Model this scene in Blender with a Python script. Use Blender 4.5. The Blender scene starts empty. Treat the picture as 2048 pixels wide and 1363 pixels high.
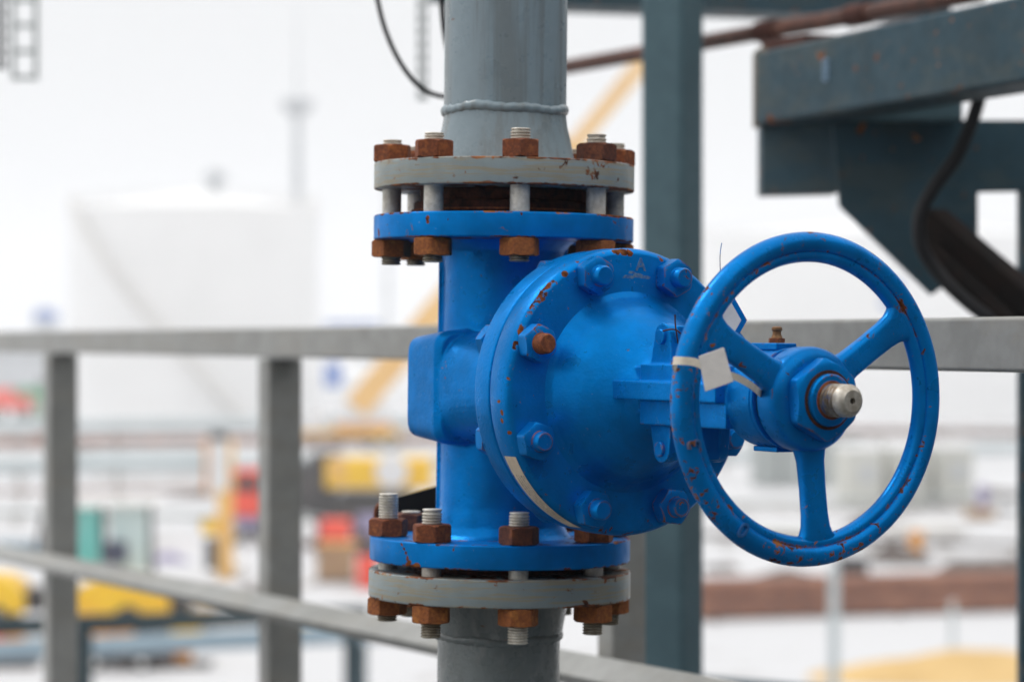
import bpy, bmesh, math, random
from mathutils import Vector, Matrix
from math import sin, cos, pi, radians as rad
random.seed(7)
scene = bpy.context.scene
C = scene.collection

# ------------------------------------------------------------------ camera
CAMZ = 7.0                       # the valve deck stands about six metres above the yard
F = 5300.0                       # focal length in photo pixels (photo is 2048 wide)
D = 3.445                        # camera to pipe axis
cam_d = bpy.data.cameras.new('camera')
cam = bpy.data.objects.new('camera', cam_d)
C.objects.link(cam)
cam.location = (0, -D, CAMZ)
cam.rotation_euler = (rad(90), 0, 0)
cam_d.sensor_width = 36
cam_d.lens = F / 2048 * 36
cam_d.clip_start = 0.05
cam_d.clip_end = 6000
cam_d.dof.use_dof = True
cam_d.dof.focus_distance = 3.08
cam_d.dof.aperture_fstop = 3.8
scene.camera = cam

# ------------------------------------------------------------------ world and sun (bright overcast)
SUN_EL, SUN_AZ = 52, -60          # azimuth from +Y towards +X
w = bpy.data.worlds.new('World')
scene.world = w
w.use_nodes = True
nt = w.node_tree
for n in list(nt.nodes): nt.nodes.remove(n)
sky = nt.nodes.new('ShaderNodeTexSky'); sky.sky_type = 'NISHITA'; sky.sun_disc = False
sky.sun_elevation = rad(SUN_EL); sky.sun_rotation = rad(SUN_AZ); sky.dust_density = 4
hs = nt.nodes.new('ShaderNodeHueSaturation'); hs.inputs['Saturation'].default_value = 0.15
bg1 = nt.nodes.new('ShaderNodeBackground'); bg1.inputs['Strength'].default_value = 0.12
tc = nt.nodes.new('ShaderNodeTexCoord'); sep = nt.nodes.new('ShaderNodeSeparateXYZ')
rp = nt.nodes.new('ShaderNodeValToRGB')
rp.color_ramp.elements[0].position = 0.0; rp.color_ramp.elements[0].color = (.935, .95, .965, 1)
rp.color_ramp.elements[1].position = 0.9; rp.color_ramp.elements[1].color = (1.0, 1.0, 1.0, 1)
e_ = rp.color_ramp.elements.new(0.13); e_.color = (.945, .955, .965, 1)
st_ = nt.nodes.new('ShaderNodeMapRange')
st_.inputs['From Min'].default_value = 0.12; st_.inputs['From Max'].default_value = 0.95
st_.inputs['To Min'].default_value = .90; st_.inputs['To Max'].default_value = 1.62
bg2 = nt.nodes.new('ShaderNodeBackground')
mx = nt.nodes.new('ShaderNodeMixShader'); mx.inputs[0].default_value = 0.93
wo = nt.nodes.new('ShaderNodeOutputWorld')
L = nt.links.new
L(sky.outputs[0], hs.inputs['Color']); L(hs.outputs[0], bg1.inputs['Color'])
L(tc.outputs['Generated'], sep.inputs[0]); L(sep.outputs['Z'], rp.inputs[0]); L(sep.outputs['Z'], st_.inputs['Value'])
L(rp.outputs[0], bg2.inputs['Color']); L(st_.outputs[0], bg2.inputs['Strength'])
L(bg1.outputs[0], mx.inputs[1]); L(bg2.outputs[0], mx.inputs[2]); L(mx.outputs[0], wo.inputs[0])
sd = bpy.data.lights.new('sun', 'SUN'); sd.energy = 0.95; sd.angle = rad(12); sd.color = (1, .985, .96)
so = bpy.data.objects.new('sun', sd); C.objects.link(so)
sv = Vector((sin(rad(SUN_AZ)) * cos(rad(SUN_EL)), cos(rad(SUN_AZ)) * cos(rad(SUN_EL)), sin(rad(SUN_EL))))
so.rotation_euler = sv.to_track_quat('Z', 'Y').to_euler()
scene.view_settings.view_transform = 'Standard'
scene.view_settings.look = 'None'
scene.view_settings.exposure = 0.0
scene.view_settings.gamma = 1.0
scene.cycles.max_bounces = 8
scene.cycles.volume_bounces = 3
scene.cycles.use_denoising = True

# ------------------------------------------------------------------ small node helper
class NT:
    def __init__(s, name):
        s.m = bpy.data.materials.new(name); s.m.use_nodes = True
        s.t = s.m.node_tree
        for n in list(s.t.nodes): s.t.nodes.remove(n)
        s.out = s.n('ShaderNodeOutputMaterial'); s.b = s.n('ShaderNodeBsdfPrincipled')
        s.l(s.b.outputs[0], s.out.inputs[0])
    def n(s, k, **kw):
        x = s.t.nodes.new(k)
        for a, v in kw.items(): setattr(x, a, v)
        return x
    def l(s, a, b): s.t.links.new(a, b)
    def coord(s, sc=(1, 1, 1)):
        c = s.n('ShaderNodeTexCoord'); oi = s.n('ShaderNodeObjectInfo')
        v = s.n('ShaderNodeVectorMath', operation='ADD')
        cb = s.n('ShaderNodeCombineXYZ')
        mm = s.n('ShaderNodeMath', operation='MULTIPLY'); mm.inputs[1].default_value = 7.3
        s.l(oi.outputs['Random'], mm.inputs[0]); s.l(mm.outputs[0], cb.inputs[0]); s.l(mm.outputs[0], cb.inputs[1])
        s.l(c.outputs['Object'], v.inputs[0]); s.l(cb.outputs[0], v.inputs[1])
        mp = s.n('ShaderNodeMapping'); mp.inputs['Scale'].default_value = sc
        s.l(v.outputs[0], mp.inputs[0])
        return mp.outputs[0]
    def noise(s, vec, scale, det=4, rough=.55, dist=0):
        n = s.n('ShaderNodeTexNoise'); n.inputs['Scale'].default_value = scale
        n.inputs['Detail'].default_value = det; n.inputs['Roughness'].default_value = rough
        n.inputs['Distortion'].default_value = dist
        s.l(vec, n.inputs['Vector']); return n.outputs['Fac']
    def math(s, op, a, b=None, clamp=False):
        m = s.n('ShaderNodeMath', operation=op); m.use_clamp = clamp
        for i, v in enumerate((a, b)):
            if v is None: continue
            if isinstance(v, (int, float)): m.inputs[i].default_value = v
            else: s.l(v, m.inputs[i])
        return m.outputs[0]
    def step(s, v, a, b):
        m = s.n('ShaderNodeMapRange', interpolation_type='SMOOTHSTEP')
        m.inputs['From Min'].default_value = a; m.inputs['From Max'].default_value = b
        s.l(v, m.inputs['Value']); return m.outputs[0]
    def mix(s, f, a, b):
        m = s.n('ShaderNodeMix', data_type='RGBA')
        for i, v in ((0, f), (6, a), (7, b)):
            if isinstance(v, (int, float)): m.inputs[i].default_value = v
            elif isinstance(v, tuple): m.inputs[i].default_value = (*v, 1) if len(v) == 3 else v
            else: s.l(v, m.inputs[i])
        return m.outputs[2]
    def fmix(s, f, a, b):
        m = s.n('ShaderNodeMix', data_type='FLOAT')
        for i, v in ((0, f), (2, a), (3, b)):
            if isinstance(v, (int, float)): m.inputs[i].default_value = v
            else: s.l(v, m.inputs[i])
        return m.outputs[0]
    def edge(s, radius=.004, gain=4.0):
        bv = s.n('ShaderNodeBevel'); bv.samples = 4; bv.inputs['Radius'].default_value = radius
        g = s.n('ShaderNodeNewGeometry')
        d = s.n('ShaderNodeVectorMath', operation='DOT_PRODUCT')
        s.l(bv.outputs[0], d.inputs[0]); s.l(g.outputs['Normal'], d.inputs[1])
        x = s.math('SUBTRACT', 1.0, d.outputs['Value'])
        return s.math('MULTIPLY', x, gain * 2, True)
    def bump(s, h, strength=.3, dist=.001):
        b = s.n('ShaderNodeBump'); b.inputs['Strength'].default_value = strength
        b.inputs['Distance'].default_value = dist
        s.l(h, b.inputs['Height']); s.l(b.outputs[0], s.b.inputs['Normal'])

def rust_col(m, v):
    a = m.noise(v, 90, 5, .7)
    b = m.noise(v, 25, 3)
    c = m.mix(m.step(a, .35, .65), (.05, .018, .010), (.26, .075, .024))
    return m.mix(m.step(b, .46, .72), c, (.42, .16, .05))

def mat_paint(name, col, col2, chips=.0, edgew=.2, rough=.36, streak=None, spec=.5, orange=.35, marks=(), edged=0, bands=(), sheen=0, nsc=62):
    """brushed or sprayed paint on steel with rust showing through in chips, more of them at edges"""
    m = NT(name); v = m.coord()
    big = m.math('ADD', m.math('MULTIPLY', m.noise(v, 9, 3), .6), m.math('MULTIPLY', m.noise(v, 38, 4, .6), .4))
    base = m.mix(m.step(big, .38, .64), col, col2)
    if streak:
        vs = m.coord(streak[1])
        sn = m.noise(vs, 1.0, 5, .7)
        base = m.mix(m.math('MULTIPLY', m.step(sn, .47, .6), streak[2]), base, streak[0])
    n1 = m.noise(v, nsc, 6, .62, .6)
    n2 = m.noise(v, 13, 3)
    e = m.edge()
    val = m.math('ADD', n1, m.math('MULTIPLY', m.math('MULTIPLY', e, m.step(n2, .40, .58)), edgew))
    val = m.math('ADD', val, m.math('MULTIPLY', m.math('SUBTRACT', n2, .5), .22))
    val = m.math('ADD', val, chips)
    if bands:
        bc = m.n('ShaderNodeTexCoord'); axn = m.n('ShaderNodeVectorMath', operation='DOT_PRODUCT'); m.l(bc.outputs['Object'], axn.inputs[0])
        axn.inputs[1].default_value = (sin(rad(32)), -cos(rad(32)), 0); s_v = axn.outputs['Value']
        pr = m.n('ShaderNodeVectorMath', operation='SCALE'); pr.inputs[0].default_value = (sin(rad(32)), -cos(rad(32)), 0); m.l(s_v, pr.inputs['Scale'])
        sb = m.n('ShaderNodeVectorMath', operation='SUBTRACT'); m.l(bc.outputs['Object'], sb.inputs[0]); m.l(pr.outputs[0], sb.inputs[1])
        ln = m.n('ShaderNodeVectorMath', operation='LENGTH'); m.l(sb.outputs[0], ln.inputs[0])
        sx = m.n('ShaderNodeSeparateXYZ'); m.l(bc.outputs['Object'], sx.inputs[0])
        src = {'z': sx.outputs['Z'], 's': s_v, 'r': ln.outputs['Value']}
        g2 = m.step(m.noise(v, 20, 4, .6), .42, .62)
        for conds, gain in bands:
            f_ = g2
            for (kd, c0_, hw_) in conds:
                t1 = m.math('SUBTRACT', 1.0, m.math('DIVIDE', m.math('ABSOLUTE', m.math('SUBTRACT', src[kd], c0_ * U)), hw_ * U), True)
                f_ = m.math('MULTIPLY', f_, m.step(t1, 0, .6))
            val = m.math('ADD', val, m.math('MULTIPLY', f_, gain))
    if marks:
        cc_ = m.n('ShaderNodeTexCoord'); nz = m.n('ShaderNodeTexNoise'); nz.inputs['Scale'].default_value = 70; nz.inputs['Detail'].default_value = 4
        m.l(cc_.outputs['Object'], nz.inputs['Vector'])
        sc_ = m.n('ShaderNodeVectorMath', operation='MULTIPLY_ADD'); m.l(nz.outputs['Color'], sc_.inputs[0])
        sc_.inputs[1].default_value = (.012,) * 3; m.l(cc_.outputs['Object'], sc_.inputs[2])
        for (mp_, mr_) in marks:
            dn = m.n('ShaderNodeVectorMath', operation='DISTANCE'); m.l(sc_.outputs[0], dn.inputs[0])
            dn.inputs[1].default_value = Vector(mp_) + Vector((.006,) * 3)
            k_ = m.math('SUBTRACT', .5, m.math('MULTIPLY', m.math('SUBTRACT', m.math('DIVIDE', dn.outputs['Value'], mr_), 1.0), .5), True)
            val = m.math('MAXIMUM', val, m.math('MULTIPLY', k_, 1.35))
    val = m.math('ADD', val, m.math('MULTIPLY', m.math('SUBTRACT', m.noise(v, 240, 4, .7), .5), .16))
    chip = m.step(val, .675, .69)
    halo = m.step(val, .655, .682)
    if edged: base = m.mix(m.math('MULTIPLY', m.math('MULTIPLY', e, m.step(n1, .4, .6)), edged), base, (.20, .10, .045))
    scuff = m.step(m.math('ADD', m.noise(v, 210, 3, .6), m.math('MULTIPLY', n2, .2)), .80, .86)
    base = m.mix(m.math('MULTIPLY', scuff, .35), base, (.42, .42, .38))
    base = m.mix(m.math('MULTIPLY', halo, .45), base, (.20, .16, .10))
    colr = m.mix(chip, base, rust_col(m, v))
    m.l(colr, m.b.inputs['Base Color'])
    rn = m.noise(v, 40, 4)
    r = m.fmix(m.step(rn, .3, .7), rough * .85, rough * 1.25)
    m.l(m.fmix(chip, r, .85), m.b.inputs['Roughness'])
    m.b.inputs['Specular IOR Level'].default_value = spec
    if sheen: m.l(m.math('MULTIPLY', m.math('SUBTRACT', 1.0, chip), sheen), m.b.inputs['Metallic'])
    h = m.math('ADD', m.math('MULTIPLY', m.noise(v, 260, 3, .6), orange), m.math('MULTIPLY', m.noise(v, 45, 3), orange * 1.6))
    h = m.math('SUBTRACT', h, m.math('MULTIPLY', chip, .6))
    m.bump(h, .35, .0012)
    return m.m

def mat_rust(name, c1=(.05, .016, .009), c2=(.22, .062, .018), c3=(.34, .12, .03), rough=.85, sc=1.0):
    m = NT(name); v = m.coord()
    a = m.noise(v, 120 * sc, 5, .7); b = m.noise(v, 30 * sc, 4, .6)
    c = m.mix(m.step(a, .3, .7), c1, c2)
    c = m.mix(m.math('MULTIPLY', m.step(b, .5, .72), .7), c, c3)
    m.l(c, m.b.inputs['Base Color']); m.b.inputs['Roughness'].default_value = rough
    m.bump(m.math('ADD', a, b), .5, .0008)
    return m.m

def mat_metal(name, c1, c2, rough=.35, metallic=1.0, sc=80, dirt=None):
    m = NT(name); v = m.coord()
    a = m.noise(v, sc, 5, .65)
    c = m.mix(m.step(a, .35, .65), c1, c2)
    if dirt:
        d = m.step(m.noise(v, 70, 4, .6), .52, .62)
        c = m.mix(m.math('MULTIPLY', d, .8), c, dirt)
        m.l(m.fmix(d, metallic, .1), m.b.inputs['Metallic'])
    else:
        m.b.inputs['Metallic'].default_value = metallic
    m.l(c, m.b.inputs['Base Color'])
    m.l(m.fmix(a, rough * .8, rough * 1.5), m.b.inputs['Roughness'])
    m.bump(a, .2, .0005)
    return m.m

def mat_plain(name, col, col2=None, sc=3, rough=.55, metallic=0.0, bump=.1, spec=.2):
    m = NT(name); v = m.coord()
    a = m.noise(v, sc, 5, .6)
    col2 = col2 or tuple(c * .72 for c in col)
    m.l(m.mix(m.step(a, .35, .7), col, col2), m.b.inputs['Base Color'])
    m.b.inputs['Roughness'].default_value = rough; m.b.inputs['Metallic'].default_value = metallic
    m.b.inputs['Specular IOR Level'].default_value = spec
    if bump: m.bump(a, bump, .01)
    return m.m

M = {}
U = .00065
def on_flange(phi, z, r=260): return (r * U * sin(rad(phi)), -r * U * cos(rad(phi)), z * U)
def on_stem(ang, z, r): 
    t_ = rad(32); x, y = r * cos(rad(ang)), r * sin(rad(ang))
    return ((x * cos(t_) + z * sin(t_)) * U, (x * sin(t_) - z * cos(t_)) * U, y * U)
BL, BL2 = (.0001, .222, .66), (.0001, .165, .49)
M['blue'] = mat_paint('blue_paint', BL, BL2, chips=-.04, edgew=.14, rough=.31, orange=1.5, spec=.03, sheen=.42, marks=[(( -.105 , -.028, .00), .004)])
M['blue_flange'] = mat_paint('blue_paint_flange', BL, BL2, chips=-.012, edgew=.2, rough=.4, spec=.05, sheen=.4, bands=[((('z', -297.4, 5),), .2), ((('z', -344.9, 6),), .24)],
    marks=[(on_flange(-47 + 1.3 * k, -302 - 8 * k), .0022 + .0003 * k) for k in range(6)] + [(on_flange(-38.0, -343), .005), (on_flange(-43, -340), .004)])
M['blue_flange_up'] = mat_paint('blue_paint_flange_up', BL, BL2, chips=-.012, edgew=.2, rough=.4, spec=.05, sheen=.4, bands=[((('z', 339.3, 6),), .26), ((('z', 290.3, 4),), .2)],
    marks=[(on_flange(-34, 325), .0028), (on_flange(-34, 320), .003), (on_flange(-72, 308), .003), (on_flange(-71, 302), .004), (on_flange(8, 336), .0025), (on_flange(-24, 322), .0015)])
M['blue_bonnet'] = mat_paint('blue_paint_bonnet_flange', BL, BL2, chips=-.012, edgew=.2, rough=.31, orange=1.1, spec=.03, sheen=.42, bands=[((('s', 447, 8), ('r', 262, 14)), .17), ((('s', 380, 6), ('r', 266, 8)), .12)],
    marks=[(on_stem(97, 448, 264), .005), (on_stem(94, 448, 262), .006), (on_stem(91, 448, 260), .005), (on_stem(124, 449, 262), .0045), (on_stem(133, 446, 266), .003), (on_stem(137, 446, 266), .0035), (on_stem(141, 446, 266), .003), (on_stem(188, 430, 267), .003), (on_stem(191, 425, 267), .003), (on_stem(184, 420, 267), .0028), (on_stem(196, 440, 267), .003)])
M['blue_wheel'] = mat_paint('blue_paint_worn', BL, BL2, chips=.008, edgew=.14, rough=.3, spec=.06, nsc=105, sheen=.42, orange=.6, bands=[((('r', 248.5, 7),), .13), ((('r', 281, 8),), .10), ((('r', 266, 6),), .06), ((('z', -190, 110), ('r', 266, 26)), .05), ((('z', 245, 60), ('r', 275, 20)), .06)])
M['blue_nut'] = mat_paint('blue_paint_nuts', BL, BL2, chips=.005, edgew=.22, rough=.31, spec=.05, sheen=.45)
M['letter'] = mat_paint('worn_raised_paint', (.01, .10, .30), (.05, .09, .13), chips=.1, edgew=.1, rough=.4)
M['grey_flange'] = mat_paint('grey_paint_flange', (.28, .33, .335), (.23, .275, .28), chips=.032, edgew=.3, rough=.42, bands=[((('z', 443.4, 6),), .26), ((('z', 391, 5),), .26), ((('z', -363, 5),), .2), ((('z', -417.7, 6),), .22)],
                             streak=((.34, .27, .155), (11, 11, 230), .7), edged=.75)
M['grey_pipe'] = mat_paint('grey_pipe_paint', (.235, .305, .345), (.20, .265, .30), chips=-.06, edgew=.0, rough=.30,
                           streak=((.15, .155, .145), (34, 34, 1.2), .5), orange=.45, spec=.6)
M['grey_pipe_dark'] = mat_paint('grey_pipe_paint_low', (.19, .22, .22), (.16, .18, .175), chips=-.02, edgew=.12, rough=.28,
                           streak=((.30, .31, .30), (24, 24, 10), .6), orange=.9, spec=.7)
M['rust'] = mat_rust('rusty_nut', (.12, .034, .015), (.27, .072, .022), (.42, .135, .035), sc=2.2)
M['rust_deep'] = mat_rust('deep_rusty_nut', (.06, .02, .014), (.15, .042, .02), (.27, .085, .03), sc=1.6)
M['rust_orange'] = mat_rust('orange_rusty_nut', (.19, .055, .018), (.38, .12, .026), (.52, .20, .045), sc=2.2)
M['rust_dark'] = mat_rust('rusty_gasket', (.02, .007, .005), (.10, .024, .012), (.14, .04, .02))
M['worn'] = mat_plain('worn_pale_mark', (.16, .26, .33), (.02, .13, .40), 260, .6)
M['stud'] = mat_metal('zinc_stud', (.74, .70, .62), (.52, .48, .41), .42, .3, 90)
M['stud_dull'] = mat_metal('weathered_stud', (.42, .38, .30), (.25, .20, .14), .5, .4, 90)
M['stem'] = mat_metal('stem_steel', (.60, .56, .50), (.42, .38, .33), .3, 1.0, 90, dirt=(.30, .17, .09))
M['stem_thread'] = mat_metal('stem_thread_steel', (.50, .45, .38), (.30, .22, .15), .35, 1.0, 90, dirt=(.05, .10, .25))
M['stem_face'] = mat_metal('stem_end_steel', (.66, .62, .55), (.44, .39, .32), .45, .8, 120)
M['brass'] = mat_metal('old_brass', (.36, .20, .09), (.20, .10, .045), .5, .6, 60)
M['black_hole'] = mat_plain('dark_bore', (.012, .011, .01), rough=.8)
M['cream'] = mat_plain('cream_plastic', (.80, .72, .60), (.70, .62, .50), 60, .55)
M['tag_white'] = mat_plain('white_card', (.80, .76, .72), (.70, .67, .64), 40, .7)
M['rail'] = mat_paint('rail_grey_paint', (.30, .30, .285), (.24, .24, .225), chips=-.08, edgew=.05, rough=.45, streak=((.27, .24, .19), (4, 4, 12), .28))
M['steel_teal'] = mat_paint('blue_grey_steel_paint', (.03, .07, .095), (.025, .058, .078), chips=.02, edgew=.25, nsc=34, rough=.5, spec=.2, streak=((.07, .085, .08), (3, 3, 9), .4))
M['column'] = mat_paint('column_paint', (.085, .15, .175), (.07, .125, .148), chips=-.12, edgew=.0, rough=.45, spec=.25)
M['rust_pipe'] = mat_rust('brown_rusty_pipe', (.05, .022, .016), (.13, .045, .028), (.18, .07, .04), .7, .3)
M['dark_teal'] = mat_plain('dark_teal_paint', (.012, .035, .045), None, 2, .7, 0, 0)
M['black'] = mat_plain('black_rubber', (.018, .018, .02), (.012, .012, .014), 20, .5)
M['black_strut'] = mat_plain('sooty_steel', (.008, .007, .007), (.016, .009, .007), 9, .95)
M['deck'] = mat_paint('deck_steel', (.07, .08, .085), (.05, .055, .06), chips=.02, edgew=.1, rough=.6)
M['galv'] = mat_plain('galvanised_steel', (.40, .43, .42), (.30, .33, .32), 6, .45, .3)
# yard
M['tank'] = mat_plain('tank_white', (.93, .93, .925), (.89, .89, .885), .15, .5, 0, 0)
M['tank_trim'] = mat_plain('tank_trim', (.72, .70, .67), (.66, .64, .61), .3, .6, 0, 0)
M['mast'] = mat_plain('mast_grey', (.56, .58, .60), None, .5, .6, 0, 0)
M['yellow'] = mat_plain('machine_yellow', (.92, .57, .001), (.86, .48, .001), 1.2, .4)
M['amber'] = mat_plain('boom_yellow', (.84, .50, .14), (.78, .44, .11), .6, .45)
M['orange'] = mat_plain('orange_paint', (.85, .36, .03), (.55, .22, .03), 1.5, .5)
M['red'] = mat_plain('red_paint', (.90, .085, .035), (.8, .06, .03), 1.2, .45)
M['green'] = mat_plain('green_paint', (.005, .36, .12), (.005, .27, .08), 1.2, .5)
M['blue_far'] = mat_plain('far_blue_paint', (.05, .17, .55), (.05, .14, .45), .8, .5)
M['pale_blue'] = mat_plain('pale_blue_sheet', (.25, .38, .52), None, .8, .5)
M['white'] = mat_plain('white_paint', (.80, .80, .80), (.72, .72, .72), 1.0, .4)
M['dark'] = mat_plain('machine_dark', (.018, .016, .018), (.05, .038, .034), 2.5, .8)
M['tyre'] = mat_plain('tyre_rubber', (.03, .03, .032), None, 4, .8)
M['teal_glass'] = mat_plain('tinted_cab_glass', (.10, .46, .42), (.24, .58, .53), 1.5, .12)
M['clear_glass'] = mat_plain('pale_cab_glass', (.55, .66, .65), (.48, .60, .60), 1.2, .12)
M['navy'] = mat_plain('navy_seat', (.05, .06, .11), None, 3, .8)
M['cladding'] = mat_plain('pipe_cladding', (.52, .57, .58), (.46, .51, .52), .5, .4, .2)
M['cladding_blue'] = mat_plain('pipe_cladding_bluish', (.28, .37, .43), (.22, .30, .36), .5, .35, .2)
M['blocker_dark'] = mat_plain('dark_blocker', (.10, .115, .13), None, 1, .7)
M['cabin'] = mat_plain('cabin_panel', (.60, .60, .55), (.52, .52, .47), .5, .6)
M['dirt'] = mat_rust('dirt_heap', (.05, .035, .028), (.12, .09, .075), (.2, .16, .13), .95, .02)
M['sand'] = mat_plain('yellow_sand', (.66, .45, .19), (.58, .38, .15), 1.0, .95)
M['brown_pipe'] = mat_rust('weathered_brown_pipe', (.12, .038, .016), (.26, .092, .04), (.38, .16, .08), .8, .03)
M['end_plate'] = mat_plain('weathered_end_plate', (.20, .17, .13), (.08, .06, .04), 14, .8)
M['tan'] = mat_plain('tan_crate', (.42, .27, .14), (.34, .2, .1), 1.5, .8)
M['purple'] = mat_plain('faded_purple_sheet', (.30, .26, .42), None, .5, .6)
def mat_snow():
    m = NT('trampled_snow'); v = m.coord()
    a = m.noise(v, .05, 5, .6); b = m.noise(v, .6, 5, .65, .5)
    d = m.step(m.math('ADD', m.math('MULTIPLY', a, .6), m.math('MULTIPLY', b, .5)), .575, .68)
    c = m.mix(m.math('MULTIPLY', d, .85), (.58, .58, .59), (.30, .265, .24))
    m.l(c, m.b.inputs['Base Color']); m.b.inputs['Roughness'].default_value = .9
    m.bump(b, .5, .15); return m.m
M['snow'] = mat_snow()
def mat_label():
    """cream sticker with rows of tiny faint print"""
    m = NT('printed_sticker'); tc = m.n('ShaderNodeUVMap'); sp = m.n('ShaderNodeSeparateXYZ')
    m.l(tc.outputs[0], sp.inputs[0])
    u, vv = sp.outputs['X'], sp.outputs['Y']
    rows = m.math('GREATER_THAN', m.math('SINE', m.math('MULTIPLY', vv, 31.0)), .15)
    mp = m.n('ShaderNodeMapping'); mp.inputs['Scale'].default_value = (150, 5, 1); m.l(tc.outputs[0], mp.inputs[0])
    ch = m.math('GREATER_THAN', m.noise(mp.outputs[0], 1.0, 2), .49)
    rng = m.math('MULTIPLY', m.math('GREATER_THAN', u, .2), m.math('LESS_THAN', u, .86))
    rng = m.math('MULTIPLY', rng, m.math('MULTIPLY', m.math('GREATER_THAN', vv, .14), m.math('LESS_THAN', vv, .88)))
    k = m.math('MULTIPLY', m.math('MULTIPLY', rows, ch), m.math('MULTIPLY', rng, .95))
    v = m.coord(); base = m.mix(m.step(m.noise(v, 50, 3), .4, .7), (.74, .62, .47), (.62, .50, .37))
    m.l(m.mix(k, base, (.16, .12, .10)), m.b.inputs['Base Color']); m.b.inputs['Roughness'].default_value = .55
    return m.m
M['sticker'] = mat_label()

# ------------------------------------------------------------------ mesh helpers
def mesh_from(bm, name, mat, smooth=40, scale=1.0):
    bmesh.ops.recalc_face_normals(bm, faces=bm.faces[:])
    if scale != 1.0: bmesh.ops.scale(bm, vec=(scale,) * 3, verts=bm.verts[:])
    me = bpy.data.meshes.new(name); bm.to_mesh(me); bm.free()
    if smooth is not None:
        for p in me.polygons: p.use_smooth = True
        me.set_sharp_from_angle(angle=rad(smooth))
    if mat: me.materials.append(mat)
    return me
def obj(name, bm, mat, parent=None, smooth=40, bevel=0, seg=2, scale=1.0, loc=None):
    o = bpy.data.objects.new(name, mesh_from(bm, name, mat, smooth, scale)); C.objects.link(o)
    if parent: o.parent = parent
    if loc is not None: o.location = loc
    if bevel:
        b = o.modifiers.new('bevel', 'BEVEL'); b.width = bevel; b.segments = seg; b.limit_method = 'ANGLE'
        b.angle_limit = rad(35); b.harden_normals = True
    return o
def tag(o, label=None, cat=None, group=None, kind=None):
    if label: o['label'] = label
    if cat: o['category'] = cat
    if group: o['group'] = group
    if kind: o['kind'] = kind
    return o
def empty(name, mat4, label, cat, group=None):
    o = bpy.data.objects.new(name, None); C.objects.link(o); o.matrix_world = mat4
    o.empty_display_size = .05
    return tag(o, label, cat, group)
def copy_tree(o, parent=None):
    c = o.copy(); C.objects.link(c)
    if parent: c.parent = parent
    for ch in [x for x in list(C.objects) if x.parent == o]: copy_tree(ch, c)
    return c
def box(bm, c, s, m4=None):
    r = bmesh.ops.create_cube(bm, size=1)['verts']
    for v in r:
        v.co = Vector((v.co.x * s[0] + c[0], v.co.y * s[1] + c[1], v.co.z * s[2] + c[2]))
        if m4: v.co = m4 @ v.co
    return r
def lathe(bm, prof, n=96, m4=None, cap=True, rf=None):
    """prof: list of (z, r) along local z"""
    rings = []
    for (z, r) in prof:
        ring = []
        for i in range(n):
            a = 2 * pi * i / n
            rr = rf(z, r, a) if rf else r
            p = Vector((rr * cos(a), rr * sin(a), z))
            ring.append(bm.verts.new(m4 @ p if m4 else p))
        rings.append(ring)
    for a, b in zip(rings, rings[1:]):
        for i in range(n):
            bm.faces.new((a[i], a[(i + 1) % n], b[(i + 1) % n], b[i]))
    if cap:
        bm.faces.new(rings[0][::-1]); bm.faces.new(rings[-1])
def rounded(z0, z1, r, c=3, k=4):
    """disc profile with rounded outer corners"""
    p = [(z0, r * .2)]
    p += [(z0 + c - c * cos(t * pi / 2 / k), r - c + c * sin(t * pi / 2 / k)) for t in range(k + 1)]
    p += [(z1 - c + c * sin(t * pi / 2 / k), r - c + c * cos(t * pi / 2 / k)) for t in range(k + 1)]
    p += [(z1, r * .2)]
    return p
def hexnut(bm, af, h, m4=None, z0=0, hole=None, rot=0):
    a = af / 2; n = 72
    def R(t):
        x = (t - rot) % (pi / 3) - pi / 6
        return a / cos(x)
    rc = a * 1.0
    rings = []
    def ring(f):
        r_ = []
        for i in range(n):
            t = 2 * pi * i / n; rr, z = f(t); p = Vector((rr * cos(t), rr * sin(t), z))
            r_.append(bm.verts.new(m4 @ p if m4 else p))
        rings.append(r_)
    inner = hole or a * .3
    ring(lambda t: (inner, z0)); ring(lambda t: (rc, z0))
    ring(lambda t: (R(t), z0 + (R(t) - rc) * .55 + .01))
    ring(lambda t: (R(t), z0 + h - (R(t) - rc) * .75 - .01))
    ring(lambda t: (rc, z0 + h)); ring(lambda t: (inner, z0 + h))
    for p, q in zip(rings, rings[1:]):
        for i in range(n): bm.faces.new((p[i], p[(i + 1) % n], q[(i + 1) % n], q[i]))
    bm.faces.new(rings[0][::-1]); bm.faces.new(rings[-1])
def thread_prof(z0, z1, r, pitch=5.6, depth=3.2, tip=1.5):
    p = [(z0, r * .3), (z0, r - depth)]
    z = z0
    while z + pitch < z1 - tip:
        p += [(z + pitch * .3, r), (z + pitch * .6, r), (z + pitch * .95, r - depth)]; z += pitch
    p += [(z1 - tip, r - .3), (z1, r - tip), (z1, r * .3)]
    return p
def tube(bm, pts, r, n=12, close=False, rs=None):
    pts = [Vector(p) for p in pts]; up = Vector((0, 0, 1)); rings = []
    m = len(pts); prev = None
    for i, p in enumerate(pts):
        a = pts[(i - 1) % m] if (close or i > 0) else p
        b = pts[(i + 1) % m] if (close or i < m - 1) else p
        d = (b - a).normalized()
        if prev is None:
            x = d.cross(up)
            if x.length < .1: x = d.cross(Vector((1, 0, 0)))
        else: x = prev - d * prev.dot(d)
        x.normalize(); prev = x; y = d.cross(x)
        rr = rs[i] if rs else r
        rings.append([bm.verts.new(p + x * rr * cos(2 * pi * k / n) + y * rr * sin(2 * pi * k / n)) for k in range(n)])
    for i in range(m if close else m - 1):
        a, b = rings[i], rings[(i + 1) % m]
        for k in range(n): bm.faces.new((a[k], a[(k + 1) % n], b[(k + 1) % n], b[k]))
    if not close: bm.faces.new(rings[0][::-1]); bm.faces.new(rings[-1])
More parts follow.
